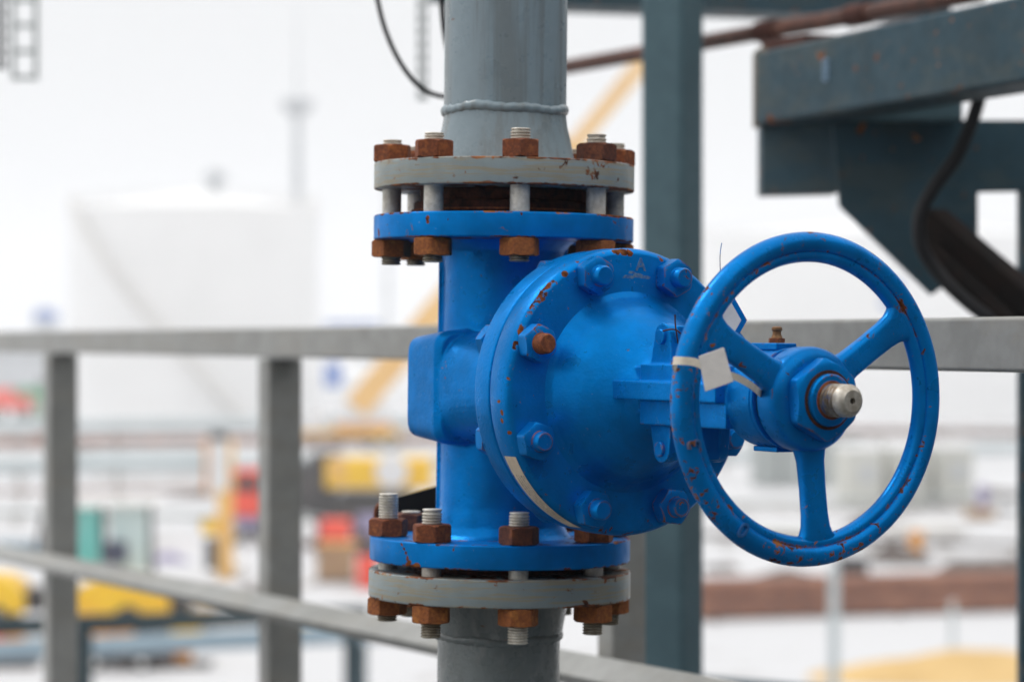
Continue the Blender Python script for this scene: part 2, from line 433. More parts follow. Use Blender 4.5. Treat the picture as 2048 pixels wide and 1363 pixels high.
def smooth_path(pts, n=8):
    pts = [Vector(p) for p in pts]; out = []
    for i in range(len(pts) - 1):
        p0 = pts[max(i - 1, 0)]; p1 = pts[i]; p2 = pts[i + 1]; p3 = pts[min(i + 2, len(pts) - 1)]
        for k in range(n):
            t = k / n
            out.append(.5 * ((2 * p1) + (-p0 + p2) * t + (2 * p0 - 5 * p1 + 4 * p2 - p3) * t * t + (-p0 + 3 * p1 - 3 * p2 + p3) * t ** 3))
    out.append(pts[-1]); return out
def prism(bm, poly, thick, m4):
    """poly in local xy, extruded along local z both ways"""
    a = [bm.verts.new(m4 @ Vector((x, y, -thick / 2))) for x, y in poly]
    b = [bm.verts.new(m4 @ Vector((x, y, thick / 2))) for x, y in poly]
    bm.faces.new(a[::-1]); bm.faces.new(b)
    for i in range(len(poly)):
        j = (i + 1) % len(poly); bm.faces.new((a[i], a[j], b[j], b[i]))
def beam(bm, p, q, w_, h_, roll=0):
    """rectangular bar from p to q, h_ upwards"""
    p, q = Vector(p), Vector(q); d = (q - p).normalized()
    x = d.cross(Vector((0, 0, 1)))
    if x.length < .01: x = Vector((1, 0, 0))
    x.normalize(); z = x.cross(d)
    x, z = x * cos(roll) + z * sin(roll), z * cos(roll) - x * sin(roll)
    vs = []
    for e in (p, q):
        vs.append([bm.verts.new(e + x * w_ / 2 * a + z * h_ / 2 * b) for a, b in ((-1, -1), (1, -1), (1, 1), (-1, 1))])
    bm.faces.new(vs[0][::-1]); bm.faces.new(vs[1])
    for i in range(4):
        j = (i + 1) % 4; bm.faces.new((vs[0][i], vs[0][j], vs[1][j], vs[1][i]))
def P(px, py, Z):
    """a point at distance Z seen at photo pixel (px, py) from the photographer's place"""
    return Vector(((px - 1024) / F * Z, Z - D, CAMZ + (681.5 - py) / F * Z))
def text_bm(s, size, extrude):
    cu = bpy.data.curves.new('letters', 'FONT'); cu.body = s; cu.size = size; cu.extrude = extrude
    cu.align_x = 'CENTER'; cu.align_y = 'CENTER'; cu.bevel_depth = size * .02
    t = bpy.data.objects.new('letters', cu); C.objects.link(t)
    dg = bpy.context.evaluated_depsgraph_get()
    me = bpy.data.meshes.new_from_object(t.evaluated_get(dg))
    bm = bmesh.new(); bm.from_mesh(me)
    bpy.data.meshes.remove(me); bpy.data.objects.remove(t); bpy.data.curves.remove(cu)
    return bm

# ==================================================================  SETTING
bm = bmesh.new()
N = 60
for i in range(N + 1):
    for j in range(N + 1):
        x = (i / N - .5); y = (j / N - .5)
        bm.verts.new((math.copysign(abs(x * 2) ** 2.2, x) * 1300, math.copysign(abs(y * 2) ** 2.2, y) * 1300 + 60, random.uniform(-.04, .04)))
bm.verts.ensure_lookup_table()
for i in range(N):
    for j in range(N):
        a = i * (N + 1) + j
        bm.faces.new([bm.verts[k] for k in (a, a + N + 1, a + N + 2, a + 1)])
tag(obj('ground', bm, M['snow']), kind='structure')
# deck the valve stands over
bm = bmesh.new()
box(bm, (-2.2, -1.6, 0), (6.8, 12.0, .05))
tag(obj('platform_deck', bm, M['deck'], bevel=.004, loc=(0, 0, CAMZ - 1.18)), kind='structure')

bm = bmesh.new(); box(bm, (0, 0, 5.2), (16, .3, 10.4)); box(bm, (4.9, 8.6, 5.2), (.3, 16.9, 10.4)); wl = obj('light_blocker', bm, M['blocker_dark'], bevel=.01, loc=(1.5, -9.2, 0))  # unseen walls added behind camera and at right to darken the valve front
tag(wl, 'dark unseen building standing round the back and right of the deck', 'blocker')
# ==================================================================  PIPE AND VALVE (units: u = 0.65 mm)
TH = rad(32)
LEAN = rad(.68)
AX = Vector((-20.5 * U, 0, CAMZ - 92 * U))
A4 = Matrix.Translation(AX) @ Matrix.Rotation(LEAN, 4, 'Y')
def V(z): return z + 93          # height relative to the camera -> relative to the stem axis
ta = Vector((sin(TH), -cos(TH), 0)); tt = Vector((cos(TH), sin(TH), 0)); tu = Vector((0, 0, 1))
S4 = Matrix(((tt.x, 0, ta.x, 0), (tt.y, 0, ta.y, 0), (0, 1, 0, 0), (0, 0, 0, 1)))   # stem frame: x across, y up, z out along the stem

GT, GB = V(350.4), V(298)
BT, BB = V(246.3), V(197.3)
LT, LB = V(-390.4), V(-437.9)
HT, HB = V(-456), V(-510.7)
RF = 260

# ---- grey pipes
def pipe_bead(z, r, amp, seed):
    ph = [random.Random(seed + i).uniform(0, 6.28) for i in range(4)]
    def f(zz, r_, a):
        k = 1 + 0 * a
        return r_ + (1.2 * sin(9 * a + ph[0]) + .8 * sin(23 * a + ph[1])) * (1 if r_ > r - 6 and amp else 0)
    return f
def bead_mesh(z, r, thick, seed):
    rd = random.Random(seed); ph = [rd.uniform(0, 6.28) for _ in range(5)]
    bm = bmesh.new(); n = 220; pts = []; rs = []
    for i in range(n):
        a = 2 * pi * i / n
        zz = z + 2.6 * sin(3 * a + ph[0]) + 1.6 * sin(7 * a + ph[1]) + .8 * sin(31 * a + ph[2])
        rr = r + 1.0 * sin(5 * a + ph[3]) + .12 * sin(57 * a + ph[4])
        pts.append((rr * cos(a), rr * sin(a), zz)); rs.append(thick * (1 + .06 * sin(7 * a + ph[1]) + .012 * sin(61 * a)))
    tube(bm, pts, thick, 12, True, rs)
    return bm
up = empty('flanged_pipe', A4 @ Matrix.Translation((0, 0, GB * U)), 'blue grey painted vertical pipe rising above the upper flange joint', 'pipe')
def child(name, bm, mat, root, zoff, **kw):
    return obj(name, bm, mat, root, scale=U, loc=(0, 0, -zoff * U), **kw)
bm = bmesh.new(); lathe(bm, [(V(452), 60), (V(452), 122.5), (V(1500), 122.5), (V(1500), 60)], 128)
child('pipe', bm, M['grey_pipe'], up, GB)
bm = bmesh.new(); lathe(bm, [(GT - 4, 90), (GT - 4, 146), (GT + 2, 143), (GT + 12, 139), (V(400), 132), (V(425), 125.5), (V(451), 122), (V(451), 90)], 128)
child('weld_neck', bm, M['grey_pipe'], up, GB)
bmb = bead_mesh(V(457), 117.5, 10.5, 3); child('weld_bead', bmb, M['grey_pipe'], up, GB, smooth=60)
bm = bmesh.new(); lathe(bm, rounded(GB, GT, RF, 3.2), 160); child('flange', bm, M['grey_flange'], up, GB)
bm = bmesh.new(); lathe(bm, rounded(GB - 24, GB - .5, 168, 2), 128); child('raised_face', bm, M['rust_dark'], up, GB)
lo = empty('flanged_pipe', A4 @ Matrix.Translation((0, 0, HT * U)), 'dark grey pipe stub hanging below the lower flange joint', 'pipe')
bm = bmesh.new(); lathe(bm, rounded(HB, HT, RF + 1.5, 3.2), 160); child('flange', bm, M['grey_flange'], lo, HT)
bm = bmesh.new(); lathe(bm, [(HB + 4, 90), (HB + 4, 144), (HB - 6, 139), (V(-560), 130), (V(-585), 126), (V(-585), 90)], 128)
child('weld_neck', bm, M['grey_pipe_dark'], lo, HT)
bmb = bead_mesh(V(-588), 119, 10.5, 9); child('weld_bead', bmb, M['grey_pipe_dark'], lo, HT, smooth=60)
bm = bmesh.new(); lathe(bm, [(V(-590), 60), (V(-590), 122.5), (V(-1790), 122.5), (V(-1790), 60)], 128)
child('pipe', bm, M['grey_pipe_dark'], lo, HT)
bm = bmesh.new(); lathe(bm, rounded(HT + .5, LB - 7, 178, 2), 128); child('raised_face', bm, M['rust_dark'], lo, HT)
# ring gasket / spacer between the upper flanges
gk = empty('spacer_ring', A4 @ Matrix.Translation((0, 0, BT * U)), 'dark rusty spacer ring squeezed between the grey and blue upper flanges', 'ring')
bm = bmesh.new(); lathe(bm, rounded(BT + .5, GB - 25, 180, 3), 128); child('ring_body', bm, M['rust_dark'], gk, BT)
bm = bmesh.new(); lathe(bm, rounded(BT + 7, BT + 11, 186, 1), 128); child('gasket_lip', bm, M['rust'], gk, BT)

# ---- gate valve
gv = empty('gate_valve', A4 @ Matrix.Translation((0, 0, LB * U)), 'large bright blue gate valve with chipped paint bolted between two grey flanges', 'valve')
def gpart(name, bm, mat, parent=None, **kw):
    if parent is None: return obj(name, bm, mat, gv, scale=U, loc=(0, 0, -LB * U), **kw)
    return obj(name, bm, mat, parent, scale=U, **kw)
def cast(o, voxel=2.0, it=8):
    r = o.modifiers.new('remesh', 'REMESH'); r.mode = 'VOXEL'; r.voxel_size = voxel * U; r.use_smooth_shade = True
    s = o.modifiers.new('smooth', 'SMOOTH'); s.factor = .5; s.iterations = it
# body casting: neck tube, mould seam, gate chamber and end block
bm = bmesh.new()
lathe(bm, [(LT - 6, 1), (LT - 6, 150), (LT + 6, 136), (LT + 22, 128), (LT + 60, 122), (BB - 60, 118), (BB - 20, 122), (BB - 6, 134), (BB + 6, 150), (BB + 6, 1)], 96)
box(bm, (0, 12, (LT + BB) / 2), (258, 34, BB - LT))
def stadium(hw, hh, e=3.0, n=64):
    pts = []
    for i in range(n):
        t = 2 * pi * i / n; c, s = cos(t), sin(t)
        pts.append((math.copysign(abs(c) ** (2 / e), c) * hw, math.copysign(abs(s) ** (2 / e), s) * hh))
    return pts
def loft(bm, secs, m4):
    rings = [[bm.verts.new(m4 @ Vector((x, y, z))) for x, y in pts] for z, pts in secs]
    n = len(rings[0])
    for a, b in zip(rings, rings[1:]):
        for i in range(n): bm.faces.new((a[i], a[(i + 1) % n], b[(i + 1) % n], b[i]))
    bm.faces.new(rings[0][::-1]); bm.faces.new(rings[-1])
loft(bm, [(-50, stadium(160, 106, 3.2)), (60, stadium(182, 112.5, 3.6)), (110, stadium(180, 113, 2.9)), (200, stadium(176, 115, 2.4)), (280, stadium(174, 119, 2.2)), (318, stadium(180, 132, 2.1)), (332, stadium(196, 150, 2.1))], S4)
loft(bm, [(-74, stadium(170, 88, 9)), (-58, stadium(184, 103, 9)), (50, stadium(187, 114, 9)), (66, stadium(178, 108, 9))], S4)
o = gpart('valve_body', bm, M['blue'], smooth=None); cast(o, 2.4, 7)
bm = bmesh.new(); lathe(bm, rounded(BB, BT, RF - .5, 3.5), 160); gpart('upper_flange', bm, M['blue_flange_up'])
bm = bmesh.new(); lathe(bm, rounded(LB, LT, RF, 3.5), 160); gpart('lower_flange', bm, M['blue_flange'])
bm = bmesh.new(); lathe(bm, rounded(LB - 6.5, LB - .5, 176, 1.5), 128); gpart('flange_face', bm, M['rust_dark'])
# bonnet joint
FS = 450; RB = 267
bm = bmesh.new(); lathe(bm, rounded(FS - 121, FS - 69, RB - 3, 5), 180, S4); gpart('body_flange', bm, M['blue'])
bm = bmesh.new(); lathe(bm, rounded(FS - 70, FS - 64, RB - 11, 1), 180, S4); gpart('gasket', bm, M['black_hole'])
bm = bmesh.new()
lathe(bm, [(FS - 65, 40), (FS - 65, RB - 6), (FS - 62, RB - 2), (FS - 58, RB), (FS - 12, RB), (FS - 7, RB - 2), (FS - 1, RB - 8), (FS, RB - 12), (FS, 60)], 180, S4)
o_bf = gpart('bonnet_flange', bm, M['blue_bonnet'])
bm = bmesh.new()
dome = [(FS - 4, 10), (FS - 4, 192), (FS + 2, 184), (FS + 9, 176), (FS + 22, 168), (FS + 42, 158), (FS + 62, 145), (FS + 82, 128), (FS + 100, 110), (FS + 116, 94), (FS + 130, 84), (FS + 150, 76), (FS + 190, 72), (FS + 200, 10)]
lathe(bm, dome, 96, S4)
# stuffing box flange, yoke arms and side ribs
box(bm, (0, 6, 600), (150, 86, 90), S4)
o = gpart('bonnet', bm, M['blue'], smooth=None); cast(o, 2.2, 9)
bm = bmesh.new()
def lug(bm, sgn, x, w_, y0, y1, z0, z1):
    rr = (z1 - z0) / 2; zc = (z0 + z1) / 2; poly = [(z0 - 14, y0), (z1 + 6, y0)]
    for k in range(9):
        t = pi * k / 8; poly.append((zc + rr * cos(t), y1 - sgn * rr + sgn * rr * sin(t)))
    m_ = S4 @ Matrix.Translation((x, 0, 0)) @ Matrix(((0, 0, 1, 0), (0, 1, 0, 0), (1, 0, 0, 0), (0, 0, 0, 1)))
    prism(bm, poly, w_, m_)
for x in (-56, 56):
    lug(bm, 1, x, 20, 40, 128, 622, 672)
    lug(bm, -1, x, 20, -40, -122, 622, 672)
box(bm, (0, 88, 647), (96, 70, 44), S4)
box(bm, (0, -84, 647), (96, 66, 44), S4)
box(bm, (0, 0, 735), (170, 108, 258), S4)
box(bm, (0, 7, 697), (214, 33, 330), S4)
lathe(bm, [(835, 10), (835, 70), (850, 80), (862, 84), (925, 84), (930, 78), (930, 10)], 80, S4)
o = gpart('yoke', bm, M['blue'], smooth=None); cast(o, 1.9, 4)
for sg, yc in ((1, 103), (-1, -97)):
    for x in (-67.5, 67.5):
        bm = bmesh.new(); lathe(bm, [(-3, 2), (-3, 13.5), (3, 13.5), (4.5, 12), (4.5, 2)], 32, S4 @ Matrix.Translation((x, yc, 646)) @ Matrix.Rotation(math.copysign(pi / 2, x), 4, 'Y'))
        gpart('pivot_pin', bm, M['blue_nut'])
# rings behind the hub
bm = bmesh.new(); lathe(bm, rounded(930.5, 938, 86, 2), 96, S4); gpart('bearing_ring', bm, M['blue'])
bm = bmesh.new(); lathe(bm, rounded(938.5, 944, 78, 1), 96, S4); gpart('bearing_seal', bm, M['black_hole'])
bm = bmesh.new(); box(bm, (0, 88, 884), (44, 12, 74), S4); o = gpart('oil_boss', bm, M['blue'], bevel=.0015)
bm = bmesh.new(); box(bm, (8, -87, 892), (60, 9, 66), S4); gpart('drain_boss', bm, M['blue'], bevel=.0012)
Rx = Matrix.Rotation(-pi / 2, 4, 'X')
gf = Matrix.Translation((0, 94.5, 893)) @ Rx
bm = bmesh.new(); hexnut(bm, 26, 8, S4 @ gf, 0, 4)
fit = gpart('grease_fitting', bm, M['rust'])
bm = bmesh.new(); lathe(bm, [(8, 2), (8, 10), (12, 8.5), (14, 7.5), (20, 7.5), (22, 9.5), (26, 9), (28, 6), (28, 2)], 32, S4 @ gf)
gpart('fitting_tip', bm, M['brass'], fit)
# studs and nuts of the bonnet joint (8)
RBOLT = 231
for k in range(8):
    a = rad(22.5 + 45 * k)
    T = S4 @ Matrix.Translation((RBOLT * cos(a), RBOLT * sin(a), 0))
    bm = bmesh.new(); hexnut(bm, 63, 28, T, FS + .5, 14, rot=a + .35 * (k % 3))
    nb = gpart('bonnet_nut', bm, M['blue_nut'])
    bm = bmesh.new()
    L_ = FS + 28 + [19, 22, 20, 23, 18, 24, 20, 21][k]
    lathe(bm, [(FS + 20, 4), (FS + 20, 20), (FS + 30, 20), (FS + 31, 18.6), (L_ - 4, 18.6), (L_, 15.6), (L_, 4)], 40, T)
    gpart('stud', bm, M['rust'] if k == 3 else M['blue_nut'], nb)
    bm = bmesh.new(); hexnut(bm, 62, 24, T, FS - 146, 14, rot=a + .2)
    lathe(bm, [(FS - 160, 4), (FS - 160, 15), (FS - 157, 17.6), (FS - 146, 17.6), (FS - 146, 4)], 32, T)
    gpart('back_nut', bm, M['blue_nut'])
# sticker wrapped on the rim of the bonnet flange
bm = bmesh.new(); uvl = bm.loops.layers.uv.new('UVMap'); nn = 40
a0, a1 = rad(206), rad(249)
vs = []
for i in range(nn + 1):
    a = a0 + (a1 - a0) * i / nn
    sk = 0
    vs.append([bm.verts.new(S4 @ Vector(((RB + .9) * cos(a), (RB + .9) * sin(a), z))) for z in (FS - 50, FS - 11)])
for i in range(nn):
    f = bm.faces.new((vs[i][0], vs[i + 1][0], vs[i + 1][1], vs[i][1]))
    for lp, (uu, v_) in zip(f.loops, ((i, 0), (i + 1, 0), (i + 1, 1), (i, 1))): lp[uvl].uv = (uu / nn, v_)
gpart('rim_sticker', bm, M['sticker'])
# pale worn stencil mark near the top of the bonnet flange
bm = text_bm('A', 34, .25)
bmesh.ops.transform(bm, matrix=S4 @ Matrix.Translation((22, 236, FS + .1)), verts=bm.verts[:])
for x_, y_, w2, h2 in ((-4, 214, 30, 5), (16, 217, 26, 7), (34, 214, 22, 5), (2, 222, 16, 4)):
    prism(bm, [(-w2 / 2, -h2 / 2), (w2 * .3, -h2 * .7), (w2 / 2, 0), (w2 * .2, h2 / 2), (-w2 * .3, h2 * .6)], .5, S4 @ Matrix.Translation((x_, y_, FS + .1 + x_ * .002)))
gpart('worn_mark', bm, M['worn'], smooth=None)

# ---- handwheel
hw = gpart('handwheel', bmesh.new(), None)   # replaced below by the rim mesh
RW = 282
def rim_section():
    # (radial, axial) closed profile: stout outer roll and a thinner inner lip with a groove between
    p = []
    for k in range(17):
        t = rad(-128) + rad(256) * k / 16
        p.append((RW - 19 + 19 * cos(t), 20.5 * sin(t)))
    # front groove then inner lip
    p += [(RW - 33.5, 13.2)]
    for k in range(11):
        t = rad(62) + rad(236) * k / 10
        p.append((RW - 39 + 12 * cos(t), 13.5 * sin(t)))
    p += [(RW - 33.5, -13.2)]
    return p
bm = bmesh.new(); sec = rim_section(); n = 200; rings = []
for i in range(n):
    a = 2 * pi * i / n
    rings.append([bm.verts.new(S4 @ Vector((r * cos(a), r * sin(a), 983 + z))) for r, z in sec])
for i in range(n):
    a, b = rings[i], rings[(i + 1) % n]
    for k in range(len(sec)): bm.faces.new((a[k], a[(k + 1) % len(sec)], b[(k + 1) % len(sec)], b[k]))
C.objects.unlink(hw); bpy.data.objects.remove(hw)
hw = empty('handwheel', A4, None, None); hw.parent = gv
hw.matrix_parent_inverse = Matrix(); hw.matrix_basis = Matrix.Translation((0, 0, -LB * U))
gpart('rim', bm, M['blue_wheel'], hw, smooth=50)
for ang in (-85.5, 34, 152):
    a = rad(ang); bm = bmesh.new()
    T = S4 @ Matrix.Rotation(a, 4, 'Z')
    secs = []
    for r, wd, th, zz in ((70, 66, 44, 976), (88, 56, 34, 977), (105, 50, 29, 978), (150, 48, 27, 980), (195, 50, 26, 982), (215, 55, 26, 983), (228, 66, 26, 983), (238, 92, 25, 983), (246, 122, 22, 983)):
        secs.append((r, [(zz + x * 1.0, y) for x, y in stadium(th / 2, wd / 2, 3.2, 36)]))
    # build sections perpendicular to the radial direction
    rings = [[bm.verts.new(T @ Vector((r, y, zx))) for zx, y in pts] for r, pts in secs]
    for p_, q_ in zip(rings, rings[1:]):
        for i in range(36): bm.faces.new((p_[i], p_[(i + 1) % 36], q_[(i + 1) % 36], q_[i]))
    bm.faces.new(rings[0][::-1]); bm.faces.new(rings[-1])
    gpart('spoke', bm, M['blue_wheel'], hw, smooth=50)
bm = bmesh.new()
lathe(bm, [(944, 30), (944, 72), (946, 76), (952, 86), (958, 88.5), (985, 89), (996, 87), (1002, 82), (1006, 74), (1007.5, 66), (1007.5, 30)], 96, S4)
gpart('hub', bm, M['blue_wheel'], hw, smooth=50)
bm = bmesh.new(); hexnut(bm, 124, 27, S4, 1008, 46, rot=rad(33)); hn = gpart('hub_nut', bm, M['blue_nut'], hw)
# raised casting marks on the rim
for s_, ang, rot in (('3', 196, 100), ('0', 235, 140)):
    a = rad(ang); bm = text_bm(s_, 36, 2.2)
    bmesh.ops.transform(bm, matrix=S4 @ Matrix.Translation((261 * cos(a), 261 * sin(a), 983 + 20.4)) @ Matrix.Rotation(rad(rot), 4, 'Z'), verts=bm.verts[:])
    gpart('raised_letter', bm, M['letter'], hw)
# stem
bm = bmesh.new(); lathe(bm, [(1020, 20), (1020, 44), (1042, 44), (1045, 41), (1045, 20)], 72, S4)
sl = gpart('stem_sleeve', bm, M['blue_nut'])
bm = bmesh.new(); lathe(bm, [(1030, 44.5), (1036.5, 44.5), (1036.5, 50), (1030, 50)], 72, S4, cap=False); gpart('sleeve_rust_ring', bm, M['rust_dark'], sl)
bm = bmesh.new(); lathe(bm, [(1044.5, 10), (1044.5, 33), (1046, 32), (1046, 10)], 64, S4); gpart('sleeve_face', bm, M['rust'], sl)
bm = bmesh.new()
lathe(bm, thread_prof(1000, 1080, 28, 8.5, 6, 2), 64, S4)
stem = gpart('stem', bm, M['stem_thread'])
bm = bmesh.new()
lathe(bm, [(1079, 4), (1079, 27.5), (1090, 27.5), (1095, 24), (1098, 19), (1099, 18), (1099, 5.5), (1089, 5.0), (1089, 1)], 64, S4)
gpart('stem_end', bm, M['stem_face'], stem)
bm = bmesh.new(); lathe(bm, [(1089.2, 1), (1089.2, 5.2), (1090, 5.2), (1090, 1)], 32, S4); gpart('centre_hole', bm, M['black_hole'], stem)

# ---- flange bolts
def flange_bolt(zt, zb, up_len, dn_len, nt_, nb_, mid_lo, mid_hi, label, phi, grp, smat='stud'):
    """stud through two flanges: nut on top of zt, nut under zb"""
    r_b = 225
    root = empty('flange_bolt', A4 @ Matrix.Translation((r_b * sin(phi) * U, -r_b * cos(phi) * U, zb * U)), label, 'bolt', grp)
    h = 34
    bm = bmesh.new()
    zs = zb - h - dn_len; ze = zt + h + up_len
    lathe(bm, thread_prof(zs - zb, 4, 19.6), 40)
    obj('lower_thread', bm, M['stud_dull'] if nb_ else M[smat], root, scale=U)
    bm = bmesh.new(); lathe(bm, [(mid_lo - zb, 5), (mid_lo - zb, 19), (mid_hi - zb, 19), (mid_hi - zb, 5)], 40)
    obj('shank', bm, M['stud'], root, scale=U)
    bm = bmesh.new(); lathe(bm, thread_prof(zt - zb - 10, ze - zb, 19.6), 40)
    obj('upper_thread', bm, M[smat], root, scale=U)
    bm = bmesh.new(); hexnut(bm, 69, h, None, zt - zb + .6, 17, rot=random.uniform(0, 1)); obj('nut', bm, M['rust'] if random.random() < .65 else M['rust_deep'], root, scale=U)
    bm = bmesh.new(); hexnut(bm, 69, h, None, -h - .6, 17, rot=random.uniform(0, 1)); obj('nut', bm, M['rust_orange'], root, scale=U)
    return root
WH = ['front left', 'front centre', 'front right', 'far right', 'back right', 'back centre', 'back left', 'far left']
ups = [15, 22, 19, 14, 12, 12, 10, 11]; dns = [14, 12, 12, 12, 12, 12, 12, 16]
for k in range(8):
    ph = rad(-37 + 45 * k)
    flange_bolt(GT, BB, ups[k], dns[k], 0, 1, BT - 6, GB + 6,
                'rusty nutted stud through the upper flange pair, %s of its ring' % WH[k], ph, 'bolts of the upper flange joint')
ups = [30, 28, 20, 20, 20, 20, 5, 50]; dns = [30, 36, 26, 24, 20, 20, 22, 14]
for k in range(8):
    ph = rad(-35.5 + 45 * k)
    flange_bolt(LT, HB, ups[k], dns[k], 0, k != 1, HT - 6, LB + 6,
                'rusty nutted stud through the lower flange pair, %s of its ring' % WH[k], ph, 'bolts of the lower flange joint')

# ---- things hung on the valve
ct = empty('cable_tie', A4 @ S4 @ Matrix.Translation((-225 * U, 110 * U, 980 * U)), 'white plastic cable tie with a blank square tag looped round the handwheel rim', 'cable tie')
inv = (A4 @ S4 @ Matrix.Translation((-225 * U, 110 * U, 980 * U))).inverted()
def strap(bm, pts, w_, th, wd):
    """flat ribbon: pts path, wd ribbon width direction"""
    pts = smooth_path(pts, 6); wd = Vector(wd).normalized(); rings = []
    for i, p in enumerate(pts):
        d = (pts[min(i + 1, len(pts) - 1)] - pts[max(i - 1, 0)]).normalized()
        n_ = d.cross(wd).normalized(); ww = n_.cross(d).normalized()
        rings.append([bm.verts.new(p + ww * w_ / 2 * a + n_ * th / 2 * b) for a, b in ((-1, -1), (1, -1), (1, 1), (-1, 1))])
    for a, b in zip(rings, rings[1:]):
        for k in range(4): bm.faces.new((a[k], a[(k + 1) % 4], b[(k + 1) % 4], b[k]))
    bm.faces.new(rings[0][::-1]); bm.faces.new(rings[-1])
def W(px, py, Z): return P(px, py, Z)
Zr = 4296 * U
bm = bmesh.new()
strap(bm, [W(1352, 738, Zr + .012), W(1347, 722, Zr), W(1362, 721, Zr - .018), W(1385, 723, Zr - .022), W(1405, 730, Zr - .022), W(1420, 742, Zr - .018)], .0085, .0012, (0.1, 0, 1))
strap(bm, [W(1447, 748, Zr - .016), W(1470, 753, Zr - .006), W(1494, 765, Zr + .02), W(1512, 778, Zr + .06), W(1530, 795, Zr + .12)], .0075, .0012, (.25, 0, 1))
bmesh.ops.transform(bm, matrix=inv, verts=bm.verts[:]); obj('strap', bm, M['cream'], ct)
bm = bmesh.new()
cpt = W(1430.5, 738.5, Zr - .024)
kk = Zr / F
prism(bm, [(-20 * kk, -44 * kk), (36 * kk, -24 * kk), (17 * kk, 44 * kk), (-33 * kk, 26 * kk)], .002, Matrix.Translation(cpt) @ Matrix.Rotation(pi / 2, 4, 'X') @ Matrix.Rotation(rad(-5), 4, 'Y'))
bmesh.ops.transform(bm, matrix=inv, verts=bm.verts[:]); obj('tag', bm, M['tag_white'], ct, bevel=.0006)

hx = W(1440, 640, 3.16)
tp = empty('tag_plate', Matrix.Translation(hx), 'small hexagonal white plate with a blue border seen through the handwheel', 'plate')
Tm = Matrix.Rotation(rad(8), 4, 'Z') @ Matrix.Rotation(pi / 2, 4, 'X')
bm = bmesh.new(); prism(bm, [(.033 * cos(rad(60 * k)), .033 * sin(rad(60 * k))) for k in range(6)], .002, Tm); obj('plate_body', bm, M['blue_nut'], tp, bevel=.0004)
bm = bmesh.new(); prism(bm, [(.0255 * cos(rad(60 * k)), .0255 * sin(rad(60 * k))) for k in range(6)], .0034, Tm); obj('plate_face', bm, M['tag_white'], tp)
bm = bmesh.new(); tube(bm, smooth_path([Vector((.003, 0, .028)), Vector((.001, .0, .05)), Vector((.0, .0, .075)), Vector((.002, .0, .092))]), .0005, 8); obj('wire', bm, M['blue_nut'], tp)

bw = empty('binding_wire', Matrix.Translation(W(1348, 660, 3.05)), 'short twisted rusty wire poking out above the yoke lug', 'wire')
bm = bmesh.new(); tube(bm, smooth_path([Vector((-.013, 0, -.001)), Vector((-.004, -.002, .001)), Vector((.003, 0, .0)), Vector((.008, .004, -.004))]), .0009, 8)
tube(bm, smooth_path([Vector((.001, -.002, .018)), Vector((.0015, -.001, .006)), Vector((.003, 0, -.004)), Vector((.006, .01, -.02))]), .0009, 8)
obj('wire_twist', bm, M['rust_dark'], bw)

# dark bracket strap behind the lower joint
br = empty('strap_bracket', Matrix.Translation(W(840, 1020, 3.75)), 'black rubber lined strap bracket behind the lower blue flange', 'bracket')
iv = Matrix.Translation(W(840, 1020, 3.75)).inverted()
bm = bmesh.new()
vv = [W(752, 1012, 3.72), W(772, 1000, 3.72), W(910, 962, 3.8), W(1000, 940, 3.85), W(1000, 1080, 3.85), W(752, 1080, 3.72)]
va = [bm.verts.new(iv @ p) for p in vv]; vb = [bm.verts.new(iv @ (p + Vector((0, .02, 0)))) for p in vv]
bm.faces.new(va); bm.faces.new(vb[::-1])
for i in range(6): j = (i + 1) % 6; bm.faces.new((va[i], va[j], vb[j], vb[i]))
obj('band', bm, M['black'], br, bevel=.001)
bm = bmesh.new(); tube(bm, [iv @ p for p in smooth_path([W(768, 1002, 3.70), W(757, 1010, 3.70), W(751, 1024, 3.70), W(751, 1055, 3.70)])], .0028, 10)
obj('rusty_edge', bm, M['rust'], br)

# ==================================================================  RAILING
def rail_pt(px):
    """railing line on plan: far left end to near right end"""
    t = 40 + (px / 2048) * 71
    return .07 * F / t
RH = .07
def top_c(px, f=1.0):
    Z = rail_pt(px); yc = (663 + 703) / 2 + (688.5 - 683) * px / 2048
    return P(px, yc, Z)
p0, p1 = top_c(-150), top_c(2700)
rd = (p1 - p0).normalized()
rl = empty('railing', Matrix.Translation(Vector((p0.x, p0.y, CAMZ - 1.15))), 'grey painted square tube railing running behind the blue valve', 'railing')
ivr = rl.matrix_world.inverted()
bm = bmesh.new(); beam(bm, ivr @ p0, ivr @ p1, RH, RH); obj('top_rail', bm, M['rail'], rl, bevel=.006, seg=3)
m0 = P(0, 1105, 8.85); m1 = P(1370, 1380, 4.06)
md = (m1 - m0).normalized()
bm = bmesh.new(); beam(bm, ivr @ (m0 - md * 1.0), ivr @ (m1 + md * 1.6), .066, .022, rad(-26)); obj('mid_rail', bm, M['rail'], rl, bevel=.003, seg=2)
for px, wp in ((121, 66), (560, 80), (1243, 84)):
    Z = rail_pt(px) + .03; sz = wp * Z / F / 1.12
    c = P(px, 700, Z); bm = bmesh.new(); top = CAMZ - .045 - .0 * c.x
    z_top = (p0 + (p1 - p0) * ((c.y - p0.y) / (p1.y - p0.y))).z - RH / 2 - .002
    beam(bm, ivr @ Vector((c.x, c.y, z_top)), ivr @ Vector((c.x, c.y, CAMZ - 1.15)), sz, sz)
    ang = math.atan2(rd.y, rd.x)
    bmesh.ops.rotate(bm, cent=ivr @ Vector((c.x, c.y, 0)), matrix=Matrix.Rotation(ang, 3, 'Z'), verts=bm.verts[:])
    obj('post', bm, M['rail'], rl, bevel=.006, seg=3)

